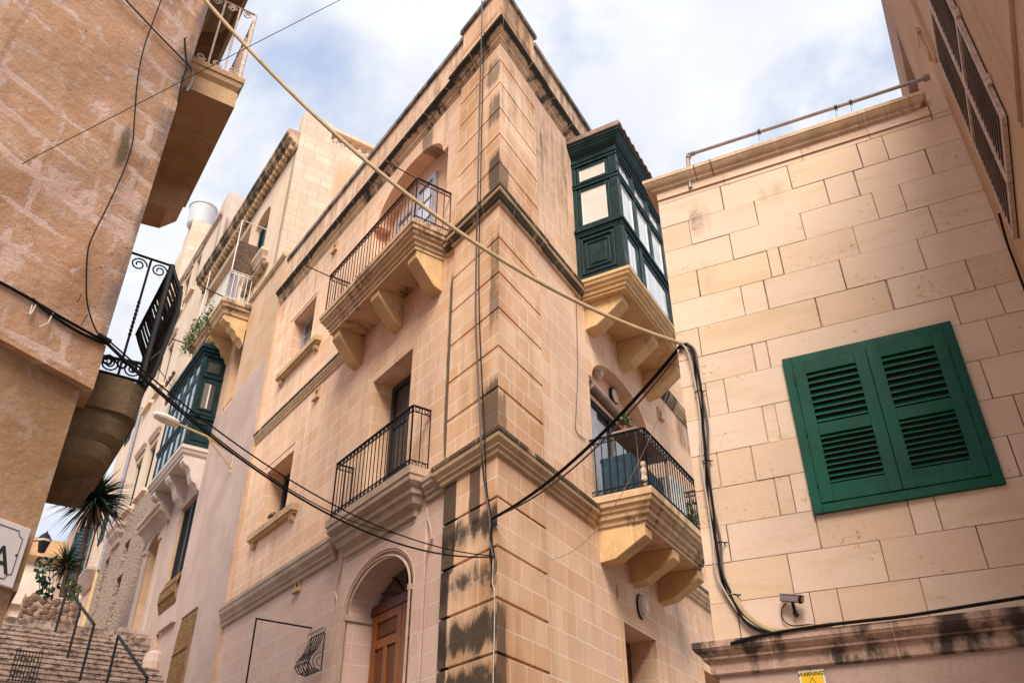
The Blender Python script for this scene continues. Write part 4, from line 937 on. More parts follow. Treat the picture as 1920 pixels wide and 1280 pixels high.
m = MB(); m.slab(C, 1.85, 3.75, 0, .2, [(0, 14.62), (0, 14.54), (.03, 14.5), (.08, 14.42), (.1, 14.34)]); m.build('window_sill', M['cream'], n1)
m = MB(); m.slab(C, 1.6, 3.4, 0, .16, [(0, 13.98), (0, 13.92), (.06, 13.82)]); m.build('ledge', M['cornice_far'], n1)
m = MB(); m.sweep([xyp(C, 8.6, 0), xyp(C, .1, 0)], [(-.01, 13.36), (.08, 13.34), (.08, 13.26), (.03, 13.2), (0, 13.2)]); m.build('string_course', M['string'], n1)
# planted balcony
m = MB(); m.slab(C, 2.4, 5.4, 0, .80, [(0, 13.02), (0, 12.92), (.04, 12.9), (.05, 12.82), (.12, 12.78), (.14, 12.7), (.14, 12.66)]); bw = m.build('balcony', M['slab'], n1); bw['label'] = 'planted stone balcony with white ironwork'
scw = [(0, 12.66), (.62, 12.66), (.64, 12.52), (.55, 12.44), (.44, 12.42), (.38, 12.30), (.28, 12.24), (.2, 12.1), (.1, 12.06), (0, 11.9)]
corbelrow(C, (2.75, 3.9, 5.05), .34, scw, bw, 'corbel', 'console')
railing(C, [(2.48, 0), (2.48, .72), (5.3, .72), (5.3, 0)], 13.04, 13.98, bw, 'white_iron', .13, .011)
m = MB(); m.box(C, 2.7, 2.72, .06, .62, 14.15, 15.2); m.build('reed_screen', M['rattan'], bw)
m = MB()
for a, b in (((2.5, .70, 13.9), (2.5, .70, 15.75)), ((2.5, .70, 15.75), (2.5, .0, 15.75)), ((2.5, .70, 15.75), (5.3, .70, 15.75)), ((5.3, .70, 13.9), (5.3, .70, 15.75))): m.tube([C.pt(*a), C.pt(*b)], .016, 5)
m.build('awning_frame', M['white_iron'], bw)
m = MB(); m.tube([C.pt(2.6, .76, 13.02), C.pt(5.45, .76, 13.02)], .012, 4)
for k in range(34): leaves(m, C.pt(random.uniform(3.4, 5.5), random.uniform(.68, .88), random.uniform(12.75, 13.4)), .13, 20, .085, 1.2, -.2)
for k in range(260):
    c = C.pt(5.2+random.uniform(-.5, .35), .85+random.uniform(-.1, .1), 13.2+random.uniform(-.4, .2)); d = V((random.gauss(0, 1), random.gauss(0, 1), random.gauss(.2, 1))).normalized()*random.uniform(.15, .4); s_ = d.orthogonal().normalized()*.008
    m.world([c-s_, c+s_, c+d], [(0, 0)]*3)
tag(m.build('trailing_plants', M['leaf']), 'green plants spilling over the edge of the white railed balcony', 'plants', kind='stuff')
for p_, q_ in (((2.45, .75, 13.05), (2.3, 1.45, 13.05)), ((5.3, .75, 13.05), (5.25, 1.3, 13.05))): m = MB(); m.tube([C.pt(*p_), C.pt(*q_)], .018, 5); m.build('clothes_line_arm', M['rust_iron'], bw)

# rubble-fronted house next up the street
n2 = thing('rubble_fronted_house', 'cream rendered house with rough rubble lower wall and green shutters, up the steps', 'house', C.pt(8.6, -.4, 5))
wins = [(11.25, 12.25, 10.95, 12.75), (13.2, 14.25, 10.95, 12.9), (11.3, 12.1, 6.35, 8.2), (11.45, 12.2, 8.55, 9.35), (14.4, 15.1, 7.2, 9.6), (12.8, 13.7, 15.6, 17.6), (14.4, 15.3, 15.6, 17.6), (12.9, 13.8, 19.0, 20.9), (11.6, 12.3, 19.2, 21.0)]
m = MB(); facade(m, C, 8.6, 10.9, 4, 13.25, -.01, []); facade(m, C, 8.6, 9.4, 13.0, 21.6, -.02, []); facade(m, C, 9.4, 16, 10.5, 21.6, -.02, [dict(u0=a, u1=b, z0=c, z1=e, depth=.2) for a, b, c, e in wins if c > 10])
ext(m, C, 9.4, 16, 4, 21.6, -.4, 6); ext(m, C, 8.6, 10.9, 4, 13.2, -.1, 5); m.build('wall', M['cream2'], n2)
m = MB(); facade(m, C, 8.62, 15.98, 4, 10.6, .03, [dict(u0=a, u1=b, z0=c, z1=e, depth=.2) for a, b, c, e in wins if c < 10]); m.poly(C, [(8.6, .03, 10.6), (16, .03, 10.6), (16, -.1, 10.6), (8.6, -.1, 10.6)]); m.build('rubble_wall', M['rubble'], n2)
for a, b, c, e in wins:
    dd = -.14 if c < 10 else -.17
    if c in (6.35, 8.55, 7.2): window(C, a+.02, b-.02, c+.02, e-.02, dd, n2, 'dark_frame', 'glass_dark', 2, 3, .06, .04)
    else: louvre(C, a+.02, b-.02, c+.02, e-.02, dd, n2, 'green_far', 18)
    if c > 10:
        k = MB(); k.box(C, a-.2, b+.2, -.1, .12, c-.14, c-.03); k.build('window_sill', M['cream'], n2)
        k = MB(); k.slab(C, a-.15, b+.15, -.1, .10, [(0, e+.42), (0, e+.36), (.05, e+.25), (.05, e+.2)]); k.build('window_hood', M['mould_low'], n2)
m = MB(); m.sweep([xyp(C, 16, -.02), xyp(C, 9.38, -.02)], [(-.2, 21.55), (.12, 21.5), (.12, 21.36), (.02, 21.3), (-.01, 21.3)]); m.build('ledge', M['pinkwall'], n2)
m = MB(); m.box(C, 9.37, 10.3, -.7, -.05, 21.5, 22.5); m.box(C, 9.37, 9.6, -4, -.02, 17.8, 21.5); m.box(C, 10.3, 16, -.4, -.2, 21.5, 21.9); m.build('parapet', M['white_plaster'], n2)
# doorway hood beside the rubble wall
m = MB(); m.slab(C, 12.9, 14.4, 0, .36, [(0, 10.35), (0, 10.22), (.08, 10.1), (.1, 10.0), (.22, 9.85), (.25, 9.7)]); m.build('door_hood', M['surround'], n2)
# tall narrow house carrying the water tank
n3 = thing('tall_tank_house', 'tall narrow stone house with a grey water tank on its roof', 'house', C.pt(16, -.4, 6))
m = MB(); m.box(C, 16.0, 19.5, -4.2, 0, 5, 24.6); m.build('wall', M['cream2'], n3)
m = MB(); m.box(C, 15.97, 16.0, -1.2, -.02, 21, 25.9); m.box(C, 16.0, 17.6, -1.2, -.1, 24.6, 25.9); m.build('stair_tower', M['party'], n3)
m = MB(); cc = C.pt(16.6, -.45, 25.9); m.lathe(C, cc, [(.5, 0), (.56, .1), (.62, 1.15), (.66, 1.17), (.66, 1.24), (.58, 1.24)], 24); tag(m.build('water_tank', M['tank'], loc=cc), 'round pale grey water tank on the narrow rooftop', 'water tank')
m = MB(); m.tube([C.pt(15.95, .05, 16), C.pt(15.95, .05, 9.5)], .07, 8); m.build('drainpipe', M['purple_pipe'], n3)
m = MB(); m.tube([C.pt(16.05, .05, 10.6), C.pt(16.05, .05, 7.0)], .075, 8); m.build('drainpipe', M['yellow_pipe'], n3)
for a, c in ((17.2, 11.0), (17.2, 15.2), (17.2, 19)): louvre(C, a, a+.9, c, c+1.8, .0, n3, 'green_far', 14)
m = MB(); m.slab(C, 16.3, 18.4, 0, .4, [(0, 9.7), (0, 9.6), (.1, 9.4), (.3, 9.1)]); m.build('door_hood', M['surround'], n3)
m = MB(); m.box(C, 16.7, 17.5, 0, .02, 7, 9.0); m.build('door', M['brown'], n3)
# pink house with open blue-green shutters
n4 = thing('pink_house', 'low faded pink house with blue-green shutters at the top of the steps', 'house', C.pt(19.5, -.4, 6))
m = MB(); facade(m, C, 19.5, 28, 5, 14.2, .05, [dict(u0=20.0, u1=20.9, z0=10.2, z1=12.3, depth=.25), dict(u0=20.0, u1=20.9, z0=7.2, z1=9.4, depth=.25)]); ext(m, C, 19.5, 28, 5, 14.2, -.25, 5); m.build('wall', M['pinkwall'], n4)
for u, f in ((19.98, 1), (20.92, 1)):
    G = C.sub(u); louvre(G, .06, .55, 10.2, 12.3, 0, n4, 'blue', 14, leafs=1)
window(C, 20.05, 20.85, 10.22, 12.28, -.15, n4, 'white', 'glass', 2, 3, .05, .04); window(C, 20.05, 20.85, 7.22, 9.38, -.15, n4, 'dark_frame', 'glass_dark', 2, 3, .05, .04)
m = MB(); m.slab(C, 19.8, 21.1, .05, .3, [(0, 10.18), (0, 10.1), (.1, 10.0)]); m.build('window_sill', M['cream'], n4)
# building closing the end of the street
X = C.sub(27.5)
n5 = thing('street_end_house', 'pale cream house with a stone cornice closing the far end of the street', 'house', C.pt(27.5, 3, 6))
m = MB(); facade(m, X, -1, 9, 5, 12.9, 0, [dict(u0=.9, u1=1.7, z0=8.8, z1=10.8, depth=.25), dict(u0=2.6, u1=3.5, z0=8.6, z1=10.2, rise=.4, depth=.25)]); m.box(X, -1, 9, -5, -.3, 5, 12.9); m.build('wall', M['farwall'], n5)
m = MB(); m.slab(X, -1, 9, 0, .35, [(0, 13.1), (0, 12.95), (.08, 12.85), (.2, 12.7)]); m.box(X, -1, 9, -.3, 0, 13.1, 13.9); m.build('cornice', M['mould'], n5)

# --- stepped street
m = MB(); ST = .155; k0 = 0; uu = 6.1; z = 5.2; go = .29
def slop(u): return 5.2+.2*(u-6.1) if u > 6.1 else 5.2
while z > GZ:
    m.box(C, uu-go, uu+.02, -.2, 6.6, z-ST-.6, z-ST); m.box(C, uu-go-.02, uu-go+.05, -.2, 6.6, z-ST-.035, z-ST+.001)
    uu -= go; z -= ST
steps = tag(m.build('stairs', M['steps']), kind='structure')
m = MB(); m.poly(C, [(6.1-.3, -.2, 5.2), (6.1-.3, 7, 5.2), (28, 7, 7.8), (28, -.2, 7.8)]); m.poly(C, [(6.1-.3, -.2, 5.2), (6.1-.3, 7, 5.2), (6.1-.3, 7, 4), (6.1-.3, -.2, 4)]); tag(m.build('upper_street', M['steps']), kind='structure')
m = MB(); m.world([(-60, -60, GZ), (60, -60, GZ), (60, 90, GZ), (-60, 90, GZ)], [(0, 0)]*4); tag(m.build('ground', M['paving']), kind='structure')
m = MB(); m.box(C, 5.9, 7.2, .0, .75, 4.9, 5.32); m.box(C, 5.5, 5.95, 0, .5, 4.6, 5.05); tag(m.build('doorstep', M['steps']), 'raised stone doorstep at the baroque doorway up the steps', 'doorstep')
m = MB(); m.lathe(C, C.pt(4.4, .12, 3.9), [(.24, 0), (.23, .4), (.2, .58), (.08, .66), (0, .68)], 12); tag(m.build('plaster_buttress', M['mauve'], loc=C.pt(4.4, .12, 3.9)), 'rounded plastered stone stump at the foot of the pinkish wall', 'stone stump')

# planter with yuccas
m = MB(); random.seed(3)
po = []
n = 40
for i in range(n+1):
    po.append((1.62+1.25*i/n, 5.86+random.uniform(-.05, .06)+.03*sin(i*.6)))
out = [(1.62, 5.0)]+[(2.87, 5.0)]+po[::-1]
X6 = C.sub(6.35); m.puz(X6, out, -.45, .02)
for k in range(70):
    x, z = random.uniform(1.66, 2.83), random.uniform(5.15, 5.82); s_ = random.uniform(.05, .11)
    m.lathe(X6, X6.pt(x, -.01, z), [(0, 0), (s_, .0), (s_*.9, .03), (s_*.4, .055), (0, .06)], 6, axis=X6.n)
tag(m.build('stone_planter', M['planter']), 'rough stone planter wall at the top of the steps holding the yuccas', 'planter')
def yucca(base, hs, label, cr=.55, nl=170, lw=.035, lean=(0, 0), droop=1.0):
    t = thing('yucca_tree', label, 'yucca', base, 'yuccas above the steps')
    m = MB(); top = V(base)+V((lean[0], lean[1], hs)); m.tube([V(base), V(base)+V((lean[0]*.3, lean[1]*.3, hs*.5)), top], .075, 8, r2=.055); m.build('trunk', M['bark'], t)
    for mt, cnt, lo_, hi_, sz in (('yucca', nl, -.35, 1.0, 1.0), ('yucca_dead', nl//3, -1.0, -.35, .85)):
        m = MB()
        for k in range(cnt):
            az = random.uniform(0, 2*pi); el = math.asin(random.uniform(lo_, hi_)); L = cr*random.uniform(.75, 1.15)*sz
            d = V((cos(az)*cos(el), sin(az)*cos(el), sin(el))); s_ = V((-sin(az), cos(az), 0)); c0 = top+V((0, 0, random.uniform(-.18, .05)))
            P_ = []; 
            for q in (0, .3, .65, 1):
                c_ = c0+d*L*q-V((0, 0, droop*.22*L*q*q)); w = lw*(1-q)*(.55 if q == 0 else 1)
                P_.append((c_-s_*w*.5, c_+s_*w*.5, c_-V((0, 0, w*.35))))
            for a, b in zip(P_, P_[1:]):
                m.world([a[0], a[2], b[2], b[0]], [(0, 0)]*4); m.world([a[2], a[1], b[1], b[2]], [(0, 0)]*4)
        m.build('crown' if mt == 'yucca' else 'dry_leaves', M[mt], t)
    return t
def X6p(x, y, d=-.2): u, z = X6.at(x, y, d); return X6.pt(u, d, z)
b = X6p(118, 1110); tp = X6p(126, 1052); yucca(b-V((0, 0, .1)), (tp.z-b.z)+.1, 'smaller yucca with a spiky round head rising from the stone planter', .66, 190, .036, (tp.x-b.x, tp.y-b.y), .5)
u, z = C.sub(7.4).at(178, 930); G = C.sub(7.4); tp = G.pt(u, 0, z); b = G.pt(u-.1, 0, 5.5); yucca(b, tp.z-b.z, 'larger dark yucca with drooping dry leaves hanging under the balcony', 1.2, 330, .085, (tp.x-b.x, tp.y-b.y), 1.3)
t = thing('rubber_plant', 'dark broad-leaved bush at the left end of the stone planter', 'bush', X6p(75, 1110))
m = MB(); random.seed(11)
for k in range(80):
    c = X6p(random.gauss(85, 10), random.uniform(1045, 1120), random.uniform(-.3, .1)); a = V((random.gauss(0, 1), random.gauss(0, 1), random.gauss(.4, .6))).normalized(); b = (Matrix.Rotation(random.uniform(0, 6.28), 3, a)@a.orthogonal().normalized()); w = a.cross(b); L = random.uniform(.11, .17)
    m.world([c+(b*cos(2*pi*i/8)*L*.5+w*sin(2*pi*i/8)*L*.3) for i in range(8)], [(0, 0)]*8)
m.build('foliage', M['rubber'], t)
m = MB()
for k in range(5): m.tube([X6p(75+k*6, 1118, -.15), X6p(72+k*7, 1050+k*5, -.15)], .010, 4)
m.build('stems', M['bark'], t)
m = MB()
for k in range(14): leaves(m, X6p(random.uniform(125, 148), random.uniform(1085, 1125), random.uniform(-.3, .0)), .1, 14, .1)
tag(m.build('green_shrub', M['leaf']), 'small bright green shrub at the right end of the stone planter', 'shrub')
# handrails on the steps
def onst(x, y, dz=0):
    r = ray(x, y); q = .534; c0 = 5.2-q*5.9
    t = (c0-q*C.O.dot(C.u)+dz)/(r.z-q*r.dot(C.u)); return r*t
def hr(pA, pB, lab, extra=()):
    m = MB(); m.tube([pA, pA+V((0, 0, .95))], .028, 8); m.tube([pB, pB+V((0, 0, .95))], .028, 8)
    m.tube([pA+V((0, 0, .95)), pB+V((0, 0, .95))], .031, 8)
    for e_ in extra: m.tube(e_, .028, 8)
    tag(m.build('handrail', M['iron']), lab, 'handrail', 'handrails on the steps')
p1 = onst(95, 1175); p2 = onst(118, 1240); p3 = onst(148, 1292)
m = MB(); tops = [X6p(118, 1103, .3)]
t1 = C.pt(5.75, 2.12, 6.02); bot1 = C.pt(5.75, 2.12, 5.0)
d_ = 1.98
m.tube([C.pt(5.6, 2.12, 4.95), C.pt(5.6, 2.12, 5.95)], .028, 8); m.tube([C.pt(5.6, 2.12, 5.95), C.pt(3.0, 1.75, 4.62)], .031, 8); m.tube([C.pt(3.0, 1.75, 4.62), C.pt(3.0, 1.75, 3.5)], .028, 8); m.tube([C.pt(4.2, 1.92, 5.24), C.pt(4.2, 1.92, 4.1)], .028, 8)
tag(m.build('handrail', M['iron']), 'upper black handrail running down the steps from the planter', 'handrail', 'handrails on the steps')
m = MB(); m.tube([C.pt(2.75, 1.28, 3.3), C.pt(2.75, 1.28, 4.4)], .028, 8); m.tube([C.pt(2.75, 1.28, 4.4), C.pt(.6, 1.0, 3.25)], .031, 8); m.tube([C.pt(.6, 1.0, 3.25), C.pt(.6, 1.0, 2.1)], .028, 8)
tag(m.build('handrail', M['iron']), 'lower black handrail at the bottom edge, second down the steps', 'handrail', 'handrails on the steps')
m = MB(); G = C.sub(2.3); gz = 3.25
for k in range(9): m.tube([G.pt(2.62+k*.055, 0, gz), G.pt(2.62+k*.055, 0, gz+.56)], .009, 4)
for z in (gz+.03, gz+.3, gz+.55): m.tube([G.pt(2.6, 0, z), G.pt(3.1, 0, z)], .011, 4)
for k in range(4): m.circle(G.pt(2.70+k*.11, 0, gz+.42), G.u, V((0, 0, 1)), .045, .008, 10, 4); m.circle(G.pt(2.70+k*.11, 0, gz+.16), G.u, V((0, 0, 1)), .045, .008, 10, 4)
tag(m.build('iron_gate', M['iron']), 'low black ironwork gate at the bottom left corner beside the steps', 'gate')
# lantern on the end of the street
G = C.sub(12); u, z = G.at(82, 1018); c = G.pt(u, 0, z)
m = MB(); m.lathe(G, c, [(0, -.30), (.10, -.28), (.19, .12), (.20, .14), (.12, .26), (.03, .34), (0, .42)], 6); m.tube([c+V((0, 0, .14)), c+V((0, 0, .05))-C.n*.05+V((-.5, 0, 0))], .02, 5)
o = tag(m.build('street_lantern', M['iron'], loc=c), 'old six-sided street lantern at the top of the steps', 'lantern')
m = MB(); m.lathe(G, c, [(.09, -.26), (.185, .11)], 6)
for i, p in enumerate(m.v): m.v[i] = c+(p-c)*1.03
m.build('lantern_glass', M['lampglass'], o)
# wall lamp on a long arm
t = thing('street_lamp', 'grey-white oval street lamp on a long ochre arm fixed to the pinkish wall', 'street lamp', C.pt(1.35, 0, 8.1))
wA, wB = C.pt(1.38, .02, 8.3), C.pt(1.34, .02, 7.93); hd = C.atz(330, 793, 8.62); H_ = C.pt(hd[0], hd[1], 8.62); hd2 = C.atz(388, 818, 8.5); K_ = C.pt(hd2[0], hd2[1], 8.5)
m = MB(); m.tube([H_, K_, wA], .024, 6); m.tube([K_, wB], .018, 6); m.tube([wA+V((0, 0, .08)), wB-V((0, 0, .1))], .02, 6); m.build('arm', M['yellow_pipe'], t)
ax = (H_-K_).normalized(); cH = H_+ax*.22; m = MB()
sx = ax.cross(V((0, 0, 1))).normalized(); sy = sx.cross(ax); R_ = []
for i in range(13):
    q = i/12; w_ = .145*sqrt(max(0, 1-(2*q-1)**2))**.7+.004
    R_.append([cH+ax*(q-.5)*.62+sx*(w_*cos(2*pi*k/12))+sy*(w_*.62*sin(2*pi*k/12)) for k in range(12)])
for a, b in zip(R_, R_[1:]):
    for k in range(12): m.world([a[k], a[(k+1) % 12], b[(k+1) % 12], b[k]], [(0, 0)]*4, True)
m.build('lamp_head', M['lamp'], t)
m = MB()
for a, b in zip(R_[1:-1], R_[2:-1]):
    for k in range(7, 11): m.world([p+V((0, 0, -.012)) for p in (a[k], a[k+1], b[k+1], b[k])], [(0, 0)]*4, True)
m.build('lamp_glass', M['lampglass'], t)
# insulator brackets
for (x, y), lab in (((318, 714), 'upper small bracket with three insulators on the cream wall'), ((318, 748), 'lower small bracket with three insulators by the green closed balcony')):
    u, z = C.at(x, y, .1); m = MB(); m.tube([C.pt(u-.5, .1, z), C.pt(u+.5, .1, z)], .03, 5)
    for q in (-.4, 0, .4): m.lathe(C, C.pt(u+q, .1, z), [(.03, 0), (.055, .04), (.05, .1), (.07, .12), (.03, .2), (0, .2)], 8)
    tag(m.build('insulator_bracket', M['rust_iron']), lab, 'bracket', 'insulator brackets')

# ================================================================== 3. THE PEELING HOUSE ON THE LEFT (planes W, W2)
lh = thing('peeling_house', 'peeling orange-brown stone house close by on the left with balconies round its corner', 'house', W.pt(1, -.5, GZ))
m = MB(); m.poly(W, [(0, 0, 3.115), (8, 0, 3.115), (8, 0, 13), (0, 0, 13)])
def wbox(u1, z0, z1, off):
    p = [xyp(W, 0, off), xyp(W, u1, off), xyp(W, u1, -6), xyp(W2, 7, -.02), xyp(W2, 0, 0)]
    p[4] = xyp(W, 0, off); m.prism([p[0], p[1], p[2], p[3]], z0, z1)
m = MB()
# subdivided front so the old masonry can bulge slightly
nx, nz = 60, 80
for i in range(nx):
    for j in range(nz):
        q = []
        for a, b in ((i, j), (i+1, j), (i+1, j+1), (i, j+1)):
            u = 7*a/nx; z = 3.115+7*b/nz; q.append((u, 0 if a == 0 else -.012+.014*sin(u*5.1+z*1.3)*sin(z*4.3+u*.7), z))
        m.poly(W, q, True)
m.poly(W, [(0, 0, 10.115), (7, 0, 10.115), (7, 0, 13), (0, 0, 13)])
m.poly(W2, [(0, 0, 3.115), (7, 0, 3.115), (7, 0, 13), (0, 0, 13)]); m.prism([xyp(W, .15, -.14), xyp(W, 7, -.14), xyp(W, 7, -5), xyp(W2, 6.9, -.14), xyp(W2, .15, -.14)], GZ, 12.9)
m.build('wall', M['peel'], lh)
def bandL(z0, z1, o, mat, nm, lab=None, bev=0):
    k = MB(); ms = [xyp(W, 7, 0), xyp(W, 0, 0), xyp(W2, 7, 0)]
    pr = [(-.1, z1), (o, z1), (o, z0), (-.1, z0)]
    k.sweep(ms, [(p, q) for p, q in pr], 403); ob_ = k.build(nm, M[mat], lh)
    if lab: ob_['label'] = lab
bandL(2.775, 3.113, .018, 'peel', 'ledge_band', 'flaking band of stone above the lower wall')
bandL(1.44, 2.775, -.05, 'peel_low', 'lower_wall', 'worn ochre lower wall'); bandL(GZ, 1.44, -.075, 'peel_low', 'lower_wall')
# upper balcony
m = MB(); m.slab(W2, .30, 2.0, -.05, .52, [(0, 6.46), (0, 6.40), (.012, 6.395), (.02, 6.34), (.05, 6.30), (.055, 6.27), (.03, 6.265), (.03, 6.08)]); ub = m.build('balcony', M['upslab'], lh); ub['label'] = 'upper stone balcony with rust flecked white railing'
for u in (1.78,):
    m = MB(); m.pdz(W2, [(-.05, 6.08), (.46, 6.08), (.44, 5.86), (.30, 5.70), (-.05, 5.66)], u-.18, u+.18); m.build('corbel', M['upslab'], ub)
def iron_end(m, u, d1, z0, z1, bars, r, twist=(), R=.055):
    zv = V((0, 0, 1))
    m.tube([W2.pt(u, -.02, z1), W2.pt(u, d1, z1)], r*1.3, 4); m.tube([W2.pt(u, -.02, z0), W2.pt(u, d1, z0)], r*1.5, 4)
    for i, d in enumerate(bars):
        m.tube([W2.pt(u, d, z0), W2.pt(u, d, z1)], r, 5)
        if i in twist:
            for k in range(9): m.lathe(W2, W2.pt(u, d, z0+(z1-z0)*(.32+.034*k)), [(r*.9, 0), (r*1.5, .016), (r*.9, .032)], 6)
    for a, b in zip(bars, bars[1:]):
        mid = (a+b)/2
        for zz, s_ in ((z1-R*1.35, 1), (z0+R*1.35, -1)):
            m.scroll(W2.pt(u, mid, zz), W2.n, zv*s_, R, r*.7, 1.6)
m = MB(); iron_end(m, .34, .48, 6.48, 7.43, (.02, .17, .32, .47), .010, (0, 2), .045)
m.tube([W2.pt(.34, .48, 7.43), W2.pt(1.96, .48, 7.43)], .014, 5); m.tube([W2.pt(.34, .48, 6.5), W2.pt(1.96, .48, 6.5)], .014, 5)
for k in range(11): m.tube([W2.pt(.34+.15*k, .48, 6.48), W2.pt(.34+.15*k, .48, 7.43)], .012, 5)
m.build('railing', M['cream_iron'], ub)
# higher eaves balcony
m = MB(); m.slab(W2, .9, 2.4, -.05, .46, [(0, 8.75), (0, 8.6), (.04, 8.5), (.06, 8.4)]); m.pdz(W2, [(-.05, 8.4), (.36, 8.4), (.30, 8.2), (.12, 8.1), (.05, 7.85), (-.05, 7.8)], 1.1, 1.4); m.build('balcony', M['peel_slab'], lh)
# lower balcony with heavy rounded console
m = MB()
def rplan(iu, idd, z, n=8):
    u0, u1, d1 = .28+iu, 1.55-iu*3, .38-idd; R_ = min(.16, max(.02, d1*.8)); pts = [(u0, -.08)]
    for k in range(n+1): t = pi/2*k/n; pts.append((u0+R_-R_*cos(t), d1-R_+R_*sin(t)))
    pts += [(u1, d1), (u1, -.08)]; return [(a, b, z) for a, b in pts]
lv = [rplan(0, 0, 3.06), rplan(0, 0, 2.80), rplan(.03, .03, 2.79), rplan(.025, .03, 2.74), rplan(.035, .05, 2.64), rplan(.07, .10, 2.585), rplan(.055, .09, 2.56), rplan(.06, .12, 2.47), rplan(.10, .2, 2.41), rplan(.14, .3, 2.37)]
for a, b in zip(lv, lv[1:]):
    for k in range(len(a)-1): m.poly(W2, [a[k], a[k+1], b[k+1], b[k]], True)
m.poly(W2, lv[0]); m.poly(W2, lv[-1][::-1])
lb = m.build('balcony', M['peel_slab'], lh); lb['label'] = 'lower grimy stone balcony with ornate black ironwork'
m = MB(); iron_end(m, .34, .33, 3.1, 4.165, (.015, .17, .325), .0095, (1,), .062)
def bel(u, rr=.011):
    pf = [(.33, 4.165), (.37, 4.08), (.44, 3.95), (.455, 3.75), (.43, 3.5), (.41, 3.3), (.40, 3.18), (.35, 3.08)]
    m.tube([W2.pt(u, d, z) for d, z in pf], rr, 5)
for k in range(16): bel(.34+.077*k, .020 if k % 5 == 0 else .012)
for d, z in ((.33, 4.165), (.45, 3.85), (.405, 3.22), (.35, 3.09)): m.tube([W2.pt(.34, d, z), W2.pt(1.52, d, z)], .017, 5)
for k in range(10):
    for z in (4.0, 3.34, 3.55, 3.8): m.scroll(W2.pt(.40+.12*k, .445 if z > 3.6 else .43, z), W2.u, V((0, 0, 1)), .052, .008, 1.5, 12, 4)
m.tube([W2.pt(.34, .33, 3.1), W2.pt(.34, .33, 4.17)], .024, 6); m.tube([W2.pt(.34, .02, 3.22), W2.pt(.34, .33, 3.25), W2.pt(.34, .42, 3.4)], .014, 5)
for k in range(3): m.scroll(W2.pt(.34, .08+.1*k, 3.2), W2.n, V((0, 0, 1)), .05, .010, 1.5, 12, 4)
m.build('railing', M['iron'], lb)

# street-name plaque
lx = -W.u
u1, z1 = W.at(57, 992, -.03); u1r, z0 = W.at(22, 1103, -.03)
m = MB(); m.box(W, u1, u1+.9, -.05, -.02, z0, z1); pl = thing('street_name_plaque', 'white marble street name plaque with black border at the left edge, its last letters showing', 'sign', W.pt(u1+.45, -.03, z0))
m.build('plaque', M['signwhite'], pl, bevel=.004)
m = MB(); q = .035; n_ = .035; a, b, c, e = u1+q, u1+.9-q, z0+q, z1-q
def arc(cx, cz, t0): return [(cx+n_*cos(t0+pi/2*k/5), cz+n_*sin(t0+pi/2*k/5)) for k in range(6)]
path = [(a, c+n_)]+arc(a, c, pi/2)[:0]
path = arc(a, c, pi/2)[::-1][:0]
lp = []
lp += [(a+n_*sin(pi/2*k/5), c+n_*cos(pi/2*k/5)) for k in range(6)]
lp += [(b-n_*cos(pi/2*k/5), c+n_*sin(pi/2*k/5)) for k in range(6)]
lp += [(b-n_*sin(pi/2*k/5), e-n_*cos(pi/2*k/5)) for k in range(6)]
lp += [(a+n_*cos(pi/2*k/5), e-n_*sin(pi/2*k/5)) for k in range(6)]
lp.append(lp[0])
m.tube([W.pt(u, -.0195, z) for u, z in lp], .0028, 4); m.build('border', M['black'], pl)
def text(s, F, u, d, z, size, mat, parent, flip=1, name='lettering', align='RIGHT', shear=0, thick=.0):
    cu = bpy.data.curves.new('t', 'FONT'); cu.body = s; cu.size = size; cu.extrude = .0012; cu.align_x = align; cu.shear = shear; cu.offset = thick
    to = bpy.data.objects.new('t', cu); COL.objects.link(to); bpy.context.view_layer.update()
    me = bpy.data.meshes.new_from_object(to.evaluated_get(bpy.context.evaluated_depsgraph_get())); bpy.data.objects.remove(to)
    X_ = F.u*flip; Z_ = V((0, 0, 1)); N_ = F.n; o_ = F.pt(u, d, z); bs_ = V(parent['base'])
    for v in me.vertices: v.co = o_+X_*v.co.x+Z_*v.co.y+N_*(v.co.z+.001)-bs_
    me.materials.clear(); me.materials.append(M[mat]); ob_ = bpy.data.objects.new(name, me); COL.objects.link(ob_); ob_.parent = parent; return ob_
ua, za = W.at(15, 1073, -.02)
text('VA', W, ua, -.0195, za-.012, .215, 'black', pl, -1)
m = MB(); m.lathe(W, W.px(30, 1040, -.02), [(0, 0), (.006, 0), (.006, .003), (0, .004)], 8, axis=W.n); m.build('screw', M['iron'], pl)

